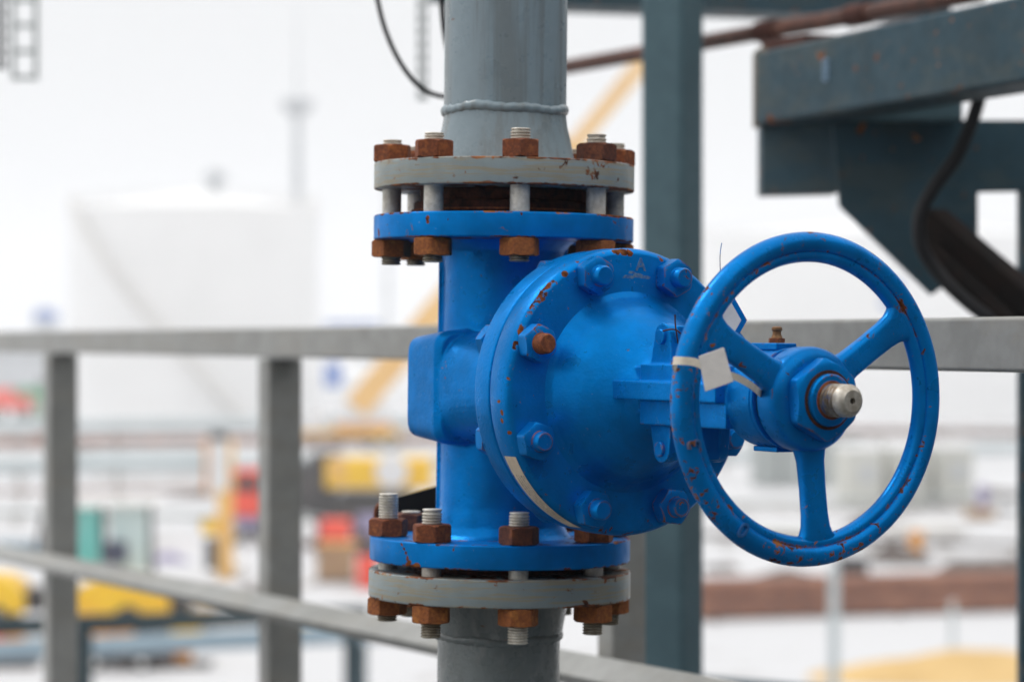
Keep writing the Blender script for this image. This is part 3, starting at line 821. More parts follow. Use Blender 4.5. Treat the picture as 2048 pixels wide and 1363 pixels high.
# ==================================================================  STEELWORK
cz = 6.3; cc = P(1345, 681, cz)
col = empty('steel_column', Matrix.Translation((cc.x, cc.y, 0)), 'blue grey square steel column standing behind the valve', 'column')
bm = bmesh.new(); w_ = .112; beam(bm, (0, 0, 0.02), (0, 0, 10.6), w_, w_)
bmesh.ops.rotate(bm, cent=(0, 0, 0), matrix=Matrix.Rotation(rad(-33), 3, 'Z'), verts=bm.verts[:])
obj('shaft', bm, M['column'], col, bevel=.012, seg=4)
bm = bmesh.new(); box(bm, (0, 0, .01), (.3, .3, .02)); obj('base_plate', bm, M['column'], col, bevel=.003)
e2 = P(2062, 681, 5.4)
col2 = empty('steel_column', Matrix.Translation((e2.x, e2.y, 0)), 'dark teal steel upright cut off by the right edge of the picture', 'column')
bm = bmesh.new(); beam(bm, (0, 0, .02), (0, 0, CAMZ + .31), .05, .05); obj('shaft', bm, M['steel_teal'], col2, bevel=.004)
bm = bmesh.new(); box(bm, (0, 0, .01), (.2, .2, .02)); obj('base_plate', bm, M['steel_teal'], col2, bevel=.003)

def quadslab(name, pts, depth, mat, parent=None, bevel=.003):
    """plate: outline in space, thickness pushed away from the front"""
    bm = bmesh.new(); iv_ = parent.matrix_world.inverted() if parent else Matrix()
    a = [bm.verts.new(iv_ @ p) for p in pts]; b = [bm.verts.new(iv_ @ (p + Vector((0, depth, 0)))) for p in pts]
    bm.faces.new(a); bm.faces.new(b[::-1])
    for i in range(len(pts)): j = (i + 1) % len(pts); bm.faces.new((a[i], a[j], b[j], b[i]))
    return obj(name, bm, mat, parent, bevel=bevel)
ob = P(1700, 170, 5.2)
fr = empty('steel_bracket_frame', Matrix.Translation(ob), 'dark blue grey steel beam with plates and gusset at the upper right', 'steel frame')
ivf = fr.matrix_world.inverted()
M['steel_worn'] = mat_paint('worn_beam_paint', (.03, .07, .095), (.025, .055, .072), chips=.02, edgew=.25, nsc=34, rough=.5, spec=.2, streak=((.07, .085, .08), (3, 3, 9), .5),
    marks=[(ivf @ q_, r_) for q_, r_ in ((P(1878, 158, 4.93), .012), (P(1888, 152, 4.93), .010), (P(1548, 244, 5.42), .018), (P(1575, 243, 5.40), .014), (P(1600, 92, 5.33), .010), (P(1655, 82, 5.28), .014), (P(1720, 70, 5.2), .010), (P(1790, 56, 5.1), .008))])
a, b = P(1566, 180, 5.5), P(2300, 44, 4.35)
bm = bmesh.new(); beam(bm, ivf @ a, ivf @ b, .13, .150); obj('main_beam', bm, M['steel_worn'], fr, bevel=.008, seg=3)
quadslab('end_plate', [P(1514, 98, 5.55), P(1532, 93, 5.50), P(1532, 246, 5.50), P(1514, 250, 5.55)], .10, M['end_plate'], fr, .001)
quadslab('hanger_plate', [P(1524, 244, 5.62), P(1676, 222, 5.5), P(1676, 386, 5.5), P(1524, 389, 5.62)], .10, M['steel_teal'], fr)
quadslab('gusset', [P(1662, 214, 5.46), P(1925, 205, 5.40), P(1925, 240, 5.40), P(2060, 240, 5.36), P(2060, 382, 5.36), P(1956, 384, 5.38), P(1956, 520, 5.38), P(1990, 600, 5.38), P(1905, 560, 5.38), P(1863, 590, 5.4), P(1680, 412, 5.46)], .025, M['steel_teal'], fr)
quadslab('upper_flange', [P(1690, 224, 5.44), P(1925, 200, 5.30), P(1925, 238, 5.30), P(1690, 241, 5.44)], .12, M['column'], fr)
bm = bmesh.new()
beam(bm, ivf @ P(1660, 90, 5.40), ivf @ P(1880, 42, 5.02), .09, .012); beam(bm, ivf @ P(1560, 98, 5.6), ivf @ P(1650, 84, 5.42), .09, .03)
obj('rusty_packing', bm, M['rust_dark'], fr, bevel=.002)
bm = text_bm('020', .030, .0008)
lc = P(1652, 140, 5.20)
bmesh.ops.transform(bm, matrix=ivf @ Matrix.Translation(lc + Vector((0, .0, 0))) @ Matrix.Rotation(math.atan2((b - a).y, (b - a).x), 4, 'Z') @ Matrix.Rotation(pi / 2, 4, 'X') @ Matrix.Rotation(pi / 2, 4, 'Z'), verts=bm.verts[:])
obj('stencilled_mark', bm, M['pale_blue'], fr)

st = empty('diagonal_strut', Matrix.Translation(P(1960, 540, 5.2)), 'black sooty diagonal strut slanting down below the gusset', 'strut')
ivs = st.matrix_world.inverted()
bm = bmesh.new(); beam(bm, ivs @ P(1858, 446, 5.28), ivs @ P(2230, 762, 4.9), .06, .075); obj('strut_bar', bm, M['black_strut'], st, bevel=.008)
bm = bmesh.new(); tube(bm, [ivs @ P(1858, 500, 5.22), ivs @ P(2120, 740, 4.95)], .022, 20); obj('strut_tube', bm, M['black_strut'], st)
hz = empty('hose', Matrix.Translation(P(1850, 440, 5.1)), 'thick black hose hanging in a curve in front of the steel gusset', 'hose')
ivh = hz.matrix_world.inverted()
bm = bmesh.new(); tube(bm, [ivh @ p for p in smooth_path([P(1975, 120, 5.1), P(1962, 180, 5.1), P(1945, 240, 5.1), P(1915, 310, 5.1), P(1868, 375, 5.1), P(1840, 430, 5.1), P(1842, 490, 5.1), P(1875, 545, 5.1), P(1930, 600, 5.08), P(2010, 660, 5.05), P(2120, 740, 5.0)])], .0135, 16)
obj('hose_run', bm, M['black'], hz)
# overhead beam and brown pipe
oh = empty('overhead_beam', Matrix.Translation(P(1300, 0, 7.4)), 'dark blue grey steel beam crossing the top edge behind the column', 'beam')
ivo = oh.matrix_world.inverted()
bm = bmesh.new(); beam(bm, ivo @ P(900, -150, 7.8), ivo @ P(1900, -132, 7.0), .12, .46); obj('web', bm, M['steel_teal'], oh, bevel=.005)
bm = bmesh.new(); beam(bm, ivo @ P(900, 6 - 1, 7.8), ivo @ P(1900, 36, 7.0), .24, .022); obj('bottom_flange', bm, M['steel_teal'], oh, bevel=.002)
bp = empty('brown_pipe', Matrix.Translation(P(1400, 70, 6.2)), 'thin brown rusty pipe running up to the right behind the column', 'pipe')
ivb = bp.matrix_world.inverted()
q0, q1 = P(1000, 158, 7.4), P(1960, -14, 5.5); q9 = P(985, -700, 7.4)
bm = bmesh.new(); tube(bm, smooth_path([ivb @ q9, ivb @ q9.lerp(q0, .95), ivb @ q0.lerp(q1, .03), ivb @ q0.lerp(q1, .2), ivb @ q1]), .0195, 24); obj('pipe_run', bm, M['rust_pipe'], bp)
dd = (q1 - q0)
for t in (.63, .80):
    bm = bmesh.new(); c_ = q0 + dd * t; tube(bm, [ivb @ (c_ - dd.normalized() * .035), ivb @ (c_ + dd.normalized() * .035)], .026, 20)
    obj('pipe_collar', bm, M['rust_dark'], bp)
# black cables hanging behind the pipe
for nm, lab, pts, r in (('cable', 'black cable hanging in a wide loop left of the upper pipe', [(735, -900, 4.4), (738, -200, 4.4), (742, -60, 4.4), (755, 0, 4.4), (768, 52, 4.4), (789, 104, 4.4), (816, 148, 4.4), (846, 178, 4.42), (886, 193, 4.45), (940, 190, 4.5), (980, 150, 4.5), (1000, 40, 4.5), (1005, -200, 4.5), (1005, -900, 4.5)], .0042),
                        ('cable', 'short black cable dropping close against the left side of the upper pipe', [(872, -900, 4.3), (874, -200, 4.3), (878, -60, 4.3), (883, 0, 4.3), (887, 50, 4.3), (896, 100, 4.3), (915, 150, 4.3), (950, 160, 4.3), (990, 60, 4.3), (1000, -200, 4.3), (1000, -900, 4.3)], .0045)):
    c0 = P(*pts[0]); e = empty(nm, Matrix.Translation(c0), lab, 'cable'); ivc = e.matrix_world.inverted()
    bm = bmesh.new(); tube(bm, [ivc @ p for p in smooth_path([P(*q) for q in pts])], r, 12); obj('cable_run', bm, M['black'], e)
# cable ladder and perforated trays hanging at the top left
def ladder(px0, px1, ybot, Z, step_px, label, name='cable_ladder'):
    s = Z / F; c = P((px0 + px1) / 2, ybot, Z)
    e = empty(name, Matrix.Translation(c), label, 'cable ladder')
    hw_ = (px1 - px0) / 2 * s; H = 1.6
    for sx in (-1, 1):
        bm = bmesh.new(); box(bm, (sx * hw_, 0, H / 2), (.012, .03, H)); obj('side_rail', bm, M['galv'], e, bevel=.001)
    k = 0
    while k * step_px * s < H:
        bm = bmesh.new(); box(bm, (0, 0, .008 + k * step_px * s), (hw_ * 2 - .012, .022, .014)); obj('rung', bm, M['galv'], e, bevel=.001); k += 1
ladder(27, 72, 160, 9.0, 52, 'pale galvanised cable ladder hanging at the top left corner')
def perforated(px, wpx, ybot, Z, label, mat):
    s = Z / F; c = P(px, ybot, Z); e = empty('perforated_channel', Matrix.Translation(c), label, 'channel')
    W_ = wpx * s; H = 1.6; st_ = 26 * s; bm = bmesh.new()
    box(bm, (-W_ * .4, 0, H / 2), (W_ * .2, .012, H)); box(bm, (W_ * .4, 0, H / 2), (W_ * .2, .012, H))
    k = 0
    while k * st_ < H: box(bm, (0, 0, k * st_ + st_ * .25), (W_ * .6, .011, st_ * .5)); k += 1
    obj('channel_web', bm, mat, e)
perforated(845, 20, 200, 8.0, 'narrow pale perforated channel hanging behind the cable loop', M['galv'])
perforated(3, 18, 138, 8.0, 'dark perforated channel hanging at the very left edge', M['deck'])
# gantry frame below the deck on the left
gz = 30
def gantry(x0, x1, y0, y1, Z0, Z1, legs, label):
    c = P(x0, y0, Z0); e = empty('pipe_support_frame', Matrix.Translation((c.x, c.y, 0)), label, 'steel frame'); ivg = e.matrix_world.inverted()
    bm = bmesh.new(); beam(bm, ivg @ P(x0, y0, Z0), ivg @ P(x1, y1, Z1), .18, .18); obj('crossbeam', bm, M['dark_teal'], e, bevel=.01)
    for px, f in legs:
        q = P(x0, y0, Z0).lerp(P(x1, y1, Z1), f); q = P(px, 1240, Z0 + (Z1 - Z0) * f)
        bm = bmesh.new(); box(bm, (q.x - c.x, q.y - c.y, (q.z - .08) / 2), (.17, .17, q.z - .08)); obj('leg', bm, M['dark_teal'], e, bevel=.01)
gantry(-40, 730, 1254, 1226, 29, 32, ((168, .27), (703, .96)), 'dark teal steel frame carrying pipes below the left railing posts')
# low beam at the lower right under the railing
lb = empty('low_beam', Matrix.Translation(P(1380, 1350, 7.5)), 'dark teal beam just showing at the bottom edge right of the column', 'beam')
ivl = lb.matrix_world.inverted()
bm = bmesh.new(); beam(bm, ivl @ P(1370, 1370, 7.6), ivl @ P(1700, 1400, 6.6), .08, .06); obj('beam_bar', bm, M['steel_teal'], lb, bevel=.004)

# ==================================================================  YARD (far and out of focus)
def ground_pt(px, Z): q = P(px, 681.5, Z); return Vector((q.x, q.y, 0))
def thing(name, px, Z, label, cat, rz=0, group=None):
    return empty(name, Matrix.Translation(ground_pt(px, Z)) @ Matrix.Rotation(rad(rz), 4, 'Z'), label, cat, group)
def bx(parent, name, c, s, mat, bev=.03, rot=None):
    bm = bmesh.new(); box(bm, c, s, rot); return obj(name, bm, M[mat], parent, bevel=bev)
def tank(px, Z, R, H, roofh, label, stair=None, logo=False):
    e = thing('storage_tank', px, Z + R, label, 'tank', 0)
    bm = bmesh.new(); prof = [(0, R * .2), (0, R)]
    for k in range(1, 9): prof += [(H * k / 8 - .05, R), (H * k / 8, R + .025)]
    prof += [(H, R * .2)]; lathe(bm, prof, 72); obj('shell', bm, M['tank'], e, smooth=30)
    bm = bmesh.new(); lathe(bm, [(H + .01, R + .12), (H + .15, R + .12)] + [(H + .15 + roofh * (1 - (1 - t / 8) ** 1.0 * 1) * 1.0, R * (1 - t / 8) + .3) for t in range(1, 9)], 72); obj('roof', bm, M['tank'], e, smooth=30)
    bm = bmesh.new(); n_ = 48
    for k in range(n_):
        a = 2 * pi * k / n_; tube(bm, [(R * .99 * cos(a), R * .99 * sin(a), H + .15), (R * .99 * cos(a), R * .99 * sin(a), H + 1.25)], .04, 6)
    for zz in (H + .7, H + 1.25): tube(bm, [(R * .99 * cos(2 * pi * k / 72), R * .99 * sin(2 * pi * k / 72), zz) for k in range(72)], .04, 6, True)
    obj('guard_rail', bm, M['tank_trim'], e)
    bm = bmesh.new(); lathe(bm, [(H + roofh * .8, .3), (H + roofh * .8, .5), (H + roofh + 1.0, .5), (H + roofh + 1.0, 1.0), (H + roofh + 1.5, .95), (H + roofh + 1.9, .2)], 24, Matrix.Translation((R * .18, -R * .1, 0))); obj('roof_vent', bm, M['mast'], e)
    if stair:
        bm = bmesh.new(); n_ = 60
        for k in range(n_):
            t = k / (n_ - 1); a = rad(stair[0] + (stair[1] - stair[0]) * t); z = H * (1 - t) + .1
            m_ = Matrix.Rotation(a, 4, 'Z'); box(bm, (R + .3, 0, z), (.55, .45, .05), m_)
        tube(bm, [((R + .95) * cos(rad(stair[0] + (stair[1] - stair[0]) * k / 30)), (R + .95) * sin(rad(stair[0] + (stair[1] - stair[0]) * k / 30)), H * (1 - k / 30) + 1.1) for k in range(31)], .06, 6)
        tube(bm, [((R + .95) * cos(rad(stair[0] + (stair[1] - stair[0]) * k / 30)), (R + .95) * sin(rad(stair[0] + (stair[1] - stair[0]) * k / 30)), H * (1 - k / 30) + .1) for k in range(31)], .12, 6)
        obj('spiral_stair', bm, M['tank_trim'], e)
    return e
tank(388, 205, 10.1, 17.4, 1.6, 'huge white storage tank with a roof vent and spiral stair in the left distance', (215, 300))
t2 = tank(1770, 230, 17.5, 16.4, 1.8, 'wide white storage tank with a blue mark behind the handwheel', None)
bm = bmesh.new(); R_ = 17.56
for (a0_, a1_, z0_, z1_) in ((259.5, 262.5, 11.6, 12.5), (262.5, 266.5, 10.6, 12.2), (260.8, 265.5, 9.9, 10.5)):
    n_ = 6
    for i in range(n_):
        aa = [rad(a0_ + (a1_ - a0_) * (i + j) / n_) for j in (0, 1)]
        v4 = [bm.verts.new((R_ * cos(a), R_ * sin(a), z)) for a, z in ((aa[0], z0_), (aa[1], z0_), (aa[1], z1_), (aa[0], z1_))]
        bm.faces.new(v4)
obj('painted_mark', bm, M['blue_far'], t2)
t3 = tank(690, 290, 11, 3.5, .8, 'low white tank with a blue panel behind the crane boom', None)
bm = bmesh.new(); box(bm, (-.6, -11.1, 3.3), (2.0, .15, 2.6)); obj('blue_panel', bm, M['blue_far'], t3)
# masts
e = thing('lightning_mast', 595, 260, 'tall pale mast with a small platform rising beside the left tank', 'mast')
bm = bmesh.new(); tube(bm, [(0, 0, 0), (0, 0, 30)], .5, 12, rs=[.62, .40]); obj('pole', bm, M['mast'], e)
bm = bmesh.new(); lathe(bm, [(29.2, .2), (29.2, .9), (29.8, 1.6), (30.6, 1.7), (30.7, .2)], 16); obj('platform', bm, M['mast'], e)
bm = bmesh.new(); tube(bm, [(0, 0, 30.5), (0, 0, 40)], .1, 8, rs=[.14, .05]); obj('spike', bm, M['mast'], e)
e = thing('lightning_mast', 775, 300, 'thin faint mast just left of the valve body', 'mast')
bm = bmesh.new(); tube(bm, [(0, 0, 0), (0, 0, 26)], .4, 10, rs=[.4, .22]); obj('pole', bm, M['mast'], e)
bm = bmesh.new(); tube(bm, [(0, 0, 26), (0, 0, 31)], .1, 8, rs=[.1, .04]); obj('spike', bm, M['mast'], e)
# distant sheds on the horizon
def shed(px, Z, w_, d_, h_, wall, roof, label, roofh=.8):
    e = thing('site_shed', px, Z, label, 'shed')
    bx(e, 'wall', (0, 0, h_ / 2), (w_, d_, h_), wall)
    bm = bmesh.new(); prism(bm, [(-w_ / 2 - .2, 0), (w_ / 2 + .2, 0), (w_ / 2 - .6, roofh), (-w_ / 2 + .6, roofh)], d_ + .4, Matrix.Translation((0, 0, h_ + .01)) @ Matrix.Rotation(pi / 2, 4, 'X')); obj('roof', bm, M[roof], e)
    bx(e, 'door', (w_ * .2, -d_ / 2 - .03, min(h_, 2.2) / 2), (1.1, .08, min(h_, 2.2) - .1), 'dark')
    return e
shed(705, 420, 9, 6, 9.2, 'white', 'blue_far', 'distant shed with a blue roof behind the railing, left of the valve')
shed(92, 400, 3.2, 4, 10.2, 'mast', 'blue_far', 'small distant bluish tower shed beyond the far left post', 1.6)
shed(40, 330, 16, 6, 6.0, 'mast', 'mast', 'long pale grey shed beyond the far left post')
shed(1660, 300, 7.0, 5, 3.4, 'purple', 'purple', 'faded purple shed seen through the handwheel')
shed(1735, 280, 2.7, 4, 4.0, 'blue_far', 'blue_far', 'narrow blue cabin seen through the handwheel')
shed(1800, 320, 6, 5, 3.6, 'brown_pipe', 'brown_pipe', 'rust brown shed between two blue cabins')
shed(1930, 290, 3.6, 4, 3.9, 'blue_far', 'blue_far', 'blue cabin right of the handwheel rim')
shed(2005, 300, 4.5, 5, 3.4, 'brown_pipe', 'purple', 'brown shed near the right edge of the yard')
# pipelines across the yard
def pipeline(name, px0, Z0, px1, Z1, r, z, mat, label, n=5, side=0):
    a, b = ground_pt(px0, Z0), ground_pt(px1, Z1)
    e = empty(name, Matrix.Translation(a), label, 'pipeline'); bm = bmesh.new(); d_ = b - a
    tube(bm, [(0, 0, z), (d_.x, d_.y, z)], r, 20); obj('pipe_run', bm, M[mat], e)
    for k in range(n):
        q = d_ * ((k + .5) / n); bm = bmesh.new(); hh = z - r - .01
        box(bm, (q.x, q.y, hh / 2), (.25, .6, hh)); box(bm, (q.x, q.y, hh + .0 - .05), (.5, .9, .1)); obj('support', bm, M['tank_trim'], e)
    return e
pipeline('rusty_pipeline', -60, 166, 900, 172, .30, .62, 'brown_pipe', 'rusty brown pipeline crossing the yard behind the left posts')
pipeline('rusty_pipeline', 1380, 190, 2120, 182, .28, .62, 'brown_pipe', 'rusty brown pipeline crossing behind the handwheel')
pipeline('clad_pipeline', -60, 126, 900, 130, .42, 1.05, 'cladding', 'pale clad pipeline crossing low behind the left posts')
pipeline('clad_pipeline', -80, 185, 900, 200, .5, 1.0, 'cladding', 'pale thick pipeline at the foot of the left tank')
pipeline('clad_pipeline', 1360, 136, 2140, 150, .36, 1.05, 'cladding', 'pale clad pipeline crossing behind the lower handwheel')
a0_ = P(180, 1292, 40); b0_ = P(1040, 1252, 44)
e = empty('steel_pipeline', Matrix.Translation((a0_.x - 3.2, a0_.y, 0)), 'blue grey pipeline carried under the dark teal frame at lower left', 'pipeline')
bm = bmesh.new(); iq = e.matrix_world.inverted(); tube(bm, [iq @ (a0_ - (b0_ - a0_) * .5), iq @ b0_], .15, 20); obj('pipe_run', bm, M['cladding_blue'], e)
for f_ in (-.3, .61):
    q = iq @ a0_.lerp(b0_, f_); bx(e, 'support', (q.x, q.y, (q.z - .16) / 2), (.16, .16, q.z - .16), 'steel_teal')

# vehicles
def wheel(e, x, y, r, w_=.35):
    bm = bmesh.new(); lathe(bm, rounded(-w_ / 2, w_ / 2, r, .06), 24, Matrix.Translation((x, y, r)) @ Matrix.Rotation(pi / 2, 4, 'X')); t = obj('wheel', bm, M['tyre'], e)
    bm = bmesh.new(); lathe(bm, rounded(-w_ / 2 - .01, w_ / 2 + .01, r * .5, .04), 16, Matrix.Translation((x, y, r)) @ Matrix.Rotation(pi / 2, 4, 'X')); obj('rim', bm, M['tank_trim'], t)
def hood_profile(bm, x0, x1, z0, z1, wd):
    pts = [(x0, z0), (x1, z0)] + [(x1 - (x1 - x0) * (1 - cos(rad(180 * k / 12))) / 2, z0 + (z1 - z0) * max(.45, sin(rad(180 * k / 12)) ** .6)) for k in range(1, 12)]
    prism(bm, pts, wd, Matrix.Rotation(pi / 2, 4, 'X'))
# yellow crane truck far away with its long boom
CZ = 172
e = thing('truck_crane', 700, CZ, 'yellow truck crane with its long boom raised across the sky behind the valve', 'crane')
bx(e, 'carrier', (0, 0, .95), (6.4, 2.5, .5), 'yellow'); bx(e, 'engine_deck', (.9, 0, 1.45), (3.6, 2.2, .5), 'orange')
bx(e, 'cab', (-2.4, -.1, 1.8), (1.4, 2.2, 1.3), 'white'); bx(e, 'superstructure', (1.0, -.2, 2.4), (3.0, 2.2, 1.3), 'white')
bx(e, 'counterweight', (.2, 0, 2.5), (1.0, 2.4, 1.0), 'red')
for x in (-2.4, -.9, 1.3, 2.6):
    for y in (-1.1, 1.1): wheel(e, x, y, .5)
ib = e.matrix_world.inverted(); s0 = ib @ P(712, 815, CZ - 1.2); s1 = ib @ P(1150, 290, CZ - 1.2); s2 = ib @ P(1335, 66, CZ - 1.2)
bm = bmesh.new(); beam(bm, s0, s1, .9, 1.7); bo = obj('boom', bm, M['amber'], e, bevel=.08)
bm = bmesh.new(); beam(bm, s1 - (s1 - s0).normalized() * 1, s2, .7, 1.0); obj('boom_extension', bm, M['amber'], bo, bevel=.06)
# yellow loader at the lower left: hood, fender, teal glazed cab
LZ = 64
e = thing('wheel_loader', 225, LZ, 'yellow loader with rounded hood and teal glazed cab behind the left railing post', 'loader')
s = LZ / F
gy = 681.5 + CAMZ / s
def lx(px): return (px - 225) * s
def lz(py): return CAMZ - (py - 681.5) * s
bm = bmesh.new(); hood_profile(bm, lx(148), lx(345), lz(1220), lz(1150), 1.6); obj('hood', bm, M['yellow'], e, bevel=.04)
bx(e, 'side_skirt', ((lx(148) + lx(420)) / 2, 0, lz(1231)), (lx(420) - lx(148), 1.7, .26), 'sand')
bx(e, 'cab_frame', ((lx(85) + lx(318)) / 2, .1, lz(1004)), (lx(318) - lx(85), 1.5, .08), 'tank_trim')
bx(e, 'cab_window', ((lx(152) + lx(203)) / 2, -.2, lz(1080)), (lx(203) - lx(152), .08, lz(1012) - lz(1145)), 'teal_glass', .01)
bx(e, 'cab_window', ((lx(222) + lx(300)) / 2, -.2, lz(1075)), (lx(300) - lx(222), .08, lz(1012) - lz(1140)), 'clear_glass', .01)
bx(e, 'seat', ((lx(212) + lx(258)) / 2, -.3, lz(1102)), (lx(258) - lx(212), .1, lz(1080) - lz(1125)), 'navy')
for px in (212, 308):
    bm = bmesh.new(); beam(bm, (lx(px), -.25, lz(1150)), (lx(px - 6), -.2, lz(1004)), .1, .1); obj('cab_pillar', bm, M['dark'], e)
bm = bmesh.new(); beam(bm, (lx(75), -.2, lz(1110)), (lx(95), -.2, lz(1010)), .12, .12); obj('exhaust', bm, M['dark'], e)
bx(e, 'chassis', ((lx(-40) + lx(380)) / 2, .3, .75), (lx(380) - lx(-40), 1.2, .5), 'dark')
bm = bmesh.new(); hood_profile(bm, lx(-70), lx(58), lz(1220), lz(1146), 1.5); obj('fender', bm, M['yellow'], e, bevel=.04)
for x in (lx(0), lx(265)):
    for y in (-.8, .9): wheel(e, x, y, .34, .4)
# tall yellow drilling mast
e = thing('drill_rig', 445, 78, 'amber drill rig mast standing upright left of the second railing post', 'drill rig')
s = 78 / F
bx(e, 'mast', (0.08, 0, 1.3), (.46, .4, 2.6), 'amber'); bx(e, 'mast_upper', (-.12, 0, 3.3), (.50, .36, 1.5), 'white')
bx(e, 'guide_rail', (.27, 0, 3.3), (.12, .4, 1.6), 'amber', .01); bx(e, 'guide_rail', (-.47, 0, 3.3), (.10, .4, 1.6), 'orange', .01)
bx(e, 'crown_block', (-.1, 0, 4.2), (.5, .4, .22), 'dark'); bx(e, 'drill_head', (-.33, -.25, 1.55), (.45, .4, .42), 'yellow')
bx(e, 'hose_box', (-.33, -.2, .75), (.3, .4, .9), 'dark'); bx(e, 'track', (.1, 1.2, .2), (.7, 2.2, .35), 'tank_trim')
# red cab and mixed machines in the middle
e = thing('red_truck', 500, 92, 'bright red truck cab partly hidden by the second railing post', 'truck')
bx(e, 'cab', (0, 0, 1.75), (1.1, 1.8, 1.6), 'red', .1); bx(e, 'windscreen', (0, -.93, 2.1), (.8, .06, .5), 'dark'); bx(e, 'bumper', (.1, -.8, .75), (1.3, .4, .35), 'purple'); bx(e, 'bed', (.2, 2.8, 1.3), (1.5, 3.6, 1.0), 'white')
for x in (-.5, .6):
    for y in (-.3, 3.4): wheel(e, x, y, .45)
e = thing('yellow_excavator', 735, 98, 'yellow excavator with a round white panel behind the lower blue flange', 'excavator')
bx(e, 'body', (.45, 0, 2.15), (3.9, 2.4, 1.1), 'yellow', .12); bm = bmesh.new(); lathe(bm, rounded(-.05, .05, .60, .02), 32, Matrix.Translation((.95, -1.28, 2.25)) @ Matrix.Rotation(pi / 2, 4, 'X')); obj('round_panel', bm, M['white'], e)
bx(e, 'cab', (-1.6, 0, 1.9), (1.0, 1.8, 1.9), 'dark', .1); bx(e, 'cab_side', (-1.0, -1.0, 2.35), (.5, .5, .8), 'amber'); bx(e, 'track', (.4, -1.0, .5), (4.0, .6, .9), 'dark', .2); bx(e, 'track', (.4, 1.0, .5), (4.0, .6, .9), 'dark', .2); bx(e, 'turntable', (.4, 0, 1.2), (2.6, 1.6, .5), 'dark')
e = thing('red_generator', 700, 84, 'orange red generator set with pink end panels below the yellow excavator', 'generator')
bx(e, 'housing', (-.45, 0, 1.05), (.95, .9, .62), 'red', .08); bx(e, 'end_panel', (.55, 0, 1.25), (.6, .8, .5), 'purple', .05); bx(e, 'skid', (0, 0, .4), (2.2, 1.0, .3), 'dark'); 
bm = bmesh.new(); lathe(bm, rounded(-.3, .3, .33, .1), 24, Matrix.Translation((-1.35, -.2, 1.0)) @ Matrix.Rotation(pi / 2, 4, 'X')); obj('fan_drum', bm, M['white'], e)
e = thing('wooden_crate', 672, 77, 'tan wooden crate heap standing left of the lower flange', 'crate')
bx(e, 'box', (0, 0, .6), (1.05, .9, 1.0), 'tan', .02); bx(e, 'lid', (.05, 0, 1.13), (1.15, 1.0, .06), 'orange', .01); bx(e, 'pallet', (0, 0, .05), (1.2, 1.1, .1), 'dark')
e = thing('red_barrel', 735, 75, 'orange red barrel hidden partly behind the lower grey flange', 'barrel')
bm = bmesh.new(); lathe(bm, [(0, .1), (0, .3), (.3, .31), (.32, .32), (.34, .31), (.6, .31), (.62, .32), (.64, .31), (.9, .3), (.92, .27), (.9, .1)], 28); obj('drum', bm, M['red'], e)
bm = bmesh.new(); lathe(bm, [(.905, .02), (.905, .05), (.94, .05), (.94, .02)], 12, Matrix.Translation((.15, 0, 0))); obj('bung', bm, M['dark'], e)
e = thing('orange_compressor', 225, 56.6, 'orange compressor on the snow under the left railing', 'compressor')
bx(e, 'housing', (0, 0, .62), (1.0, .8, .6), 'orange', .1); bx(e, 'radiator', (.75, 0, .5), (.5, .8, .7), 'dark', .04); bx(e, 'skid', (.2, 0, .2), (1.8, .9, .15), 'dark')
for x in (-.3, .7): wheel(e, x, -.45, .2, .15)
e = thing('orange_pump', 372, 57, 'orange upright pump standing on the snow under the left railing', 'pump')
bx(e, 'housing', (0, 0, .75), (.6, .5, .6), 'yellow', .1); bx(e, 'motor', (-.05, 0, .3), (.35, .4, .5), 'orange', .05); bx(e, 'base', (.1, 0, .06), (.9, .8, .1), 'dark')
e = thing('orange_pump', 20, 57, 'small orange and red pump at the bottom left corner', 'pump')
bx(e, 'housing', (.05, 0, .55), (.45, .5, .5), 'orange', .1); bx(e, 'motor', (-.35, 0, .45), (.3, .4, .4), 'red', .05); bx(e, 'base', (0, 0, .06), (1.2, .8, .1), 'dark')
e = thing('red_truck', 18, 235, 'red dumper beside a green container at the far left edge', 'truck')
bx(e, 'cab', (-.6, 0, 1.9), (2.0, 2.2, 1.8), 'red', .1); bx(e, 'hopper', (1.0, 0, 1.5), (1.8, 2.3, 1.2), 'red', .1)
for x in (-1, 1.2):
    for y in (-1, 1): wheel(e, x, y, .5)
e = thing('green_container', 66, 238, 'green container beside the red dumper at the far left', 'container')
bx(e, 'shell', (0, 0, 1.5), (2.5, 5, 2.6), 'green', .04); bx(e, 'door', (.55, -2.54, 1.1), (.9, .06, 1.6), 'cabin', .01); bx(e, 'corner_post', (-1.25, -2.5, 1.5), (.12, .12, 2.66), 'dark', .01)
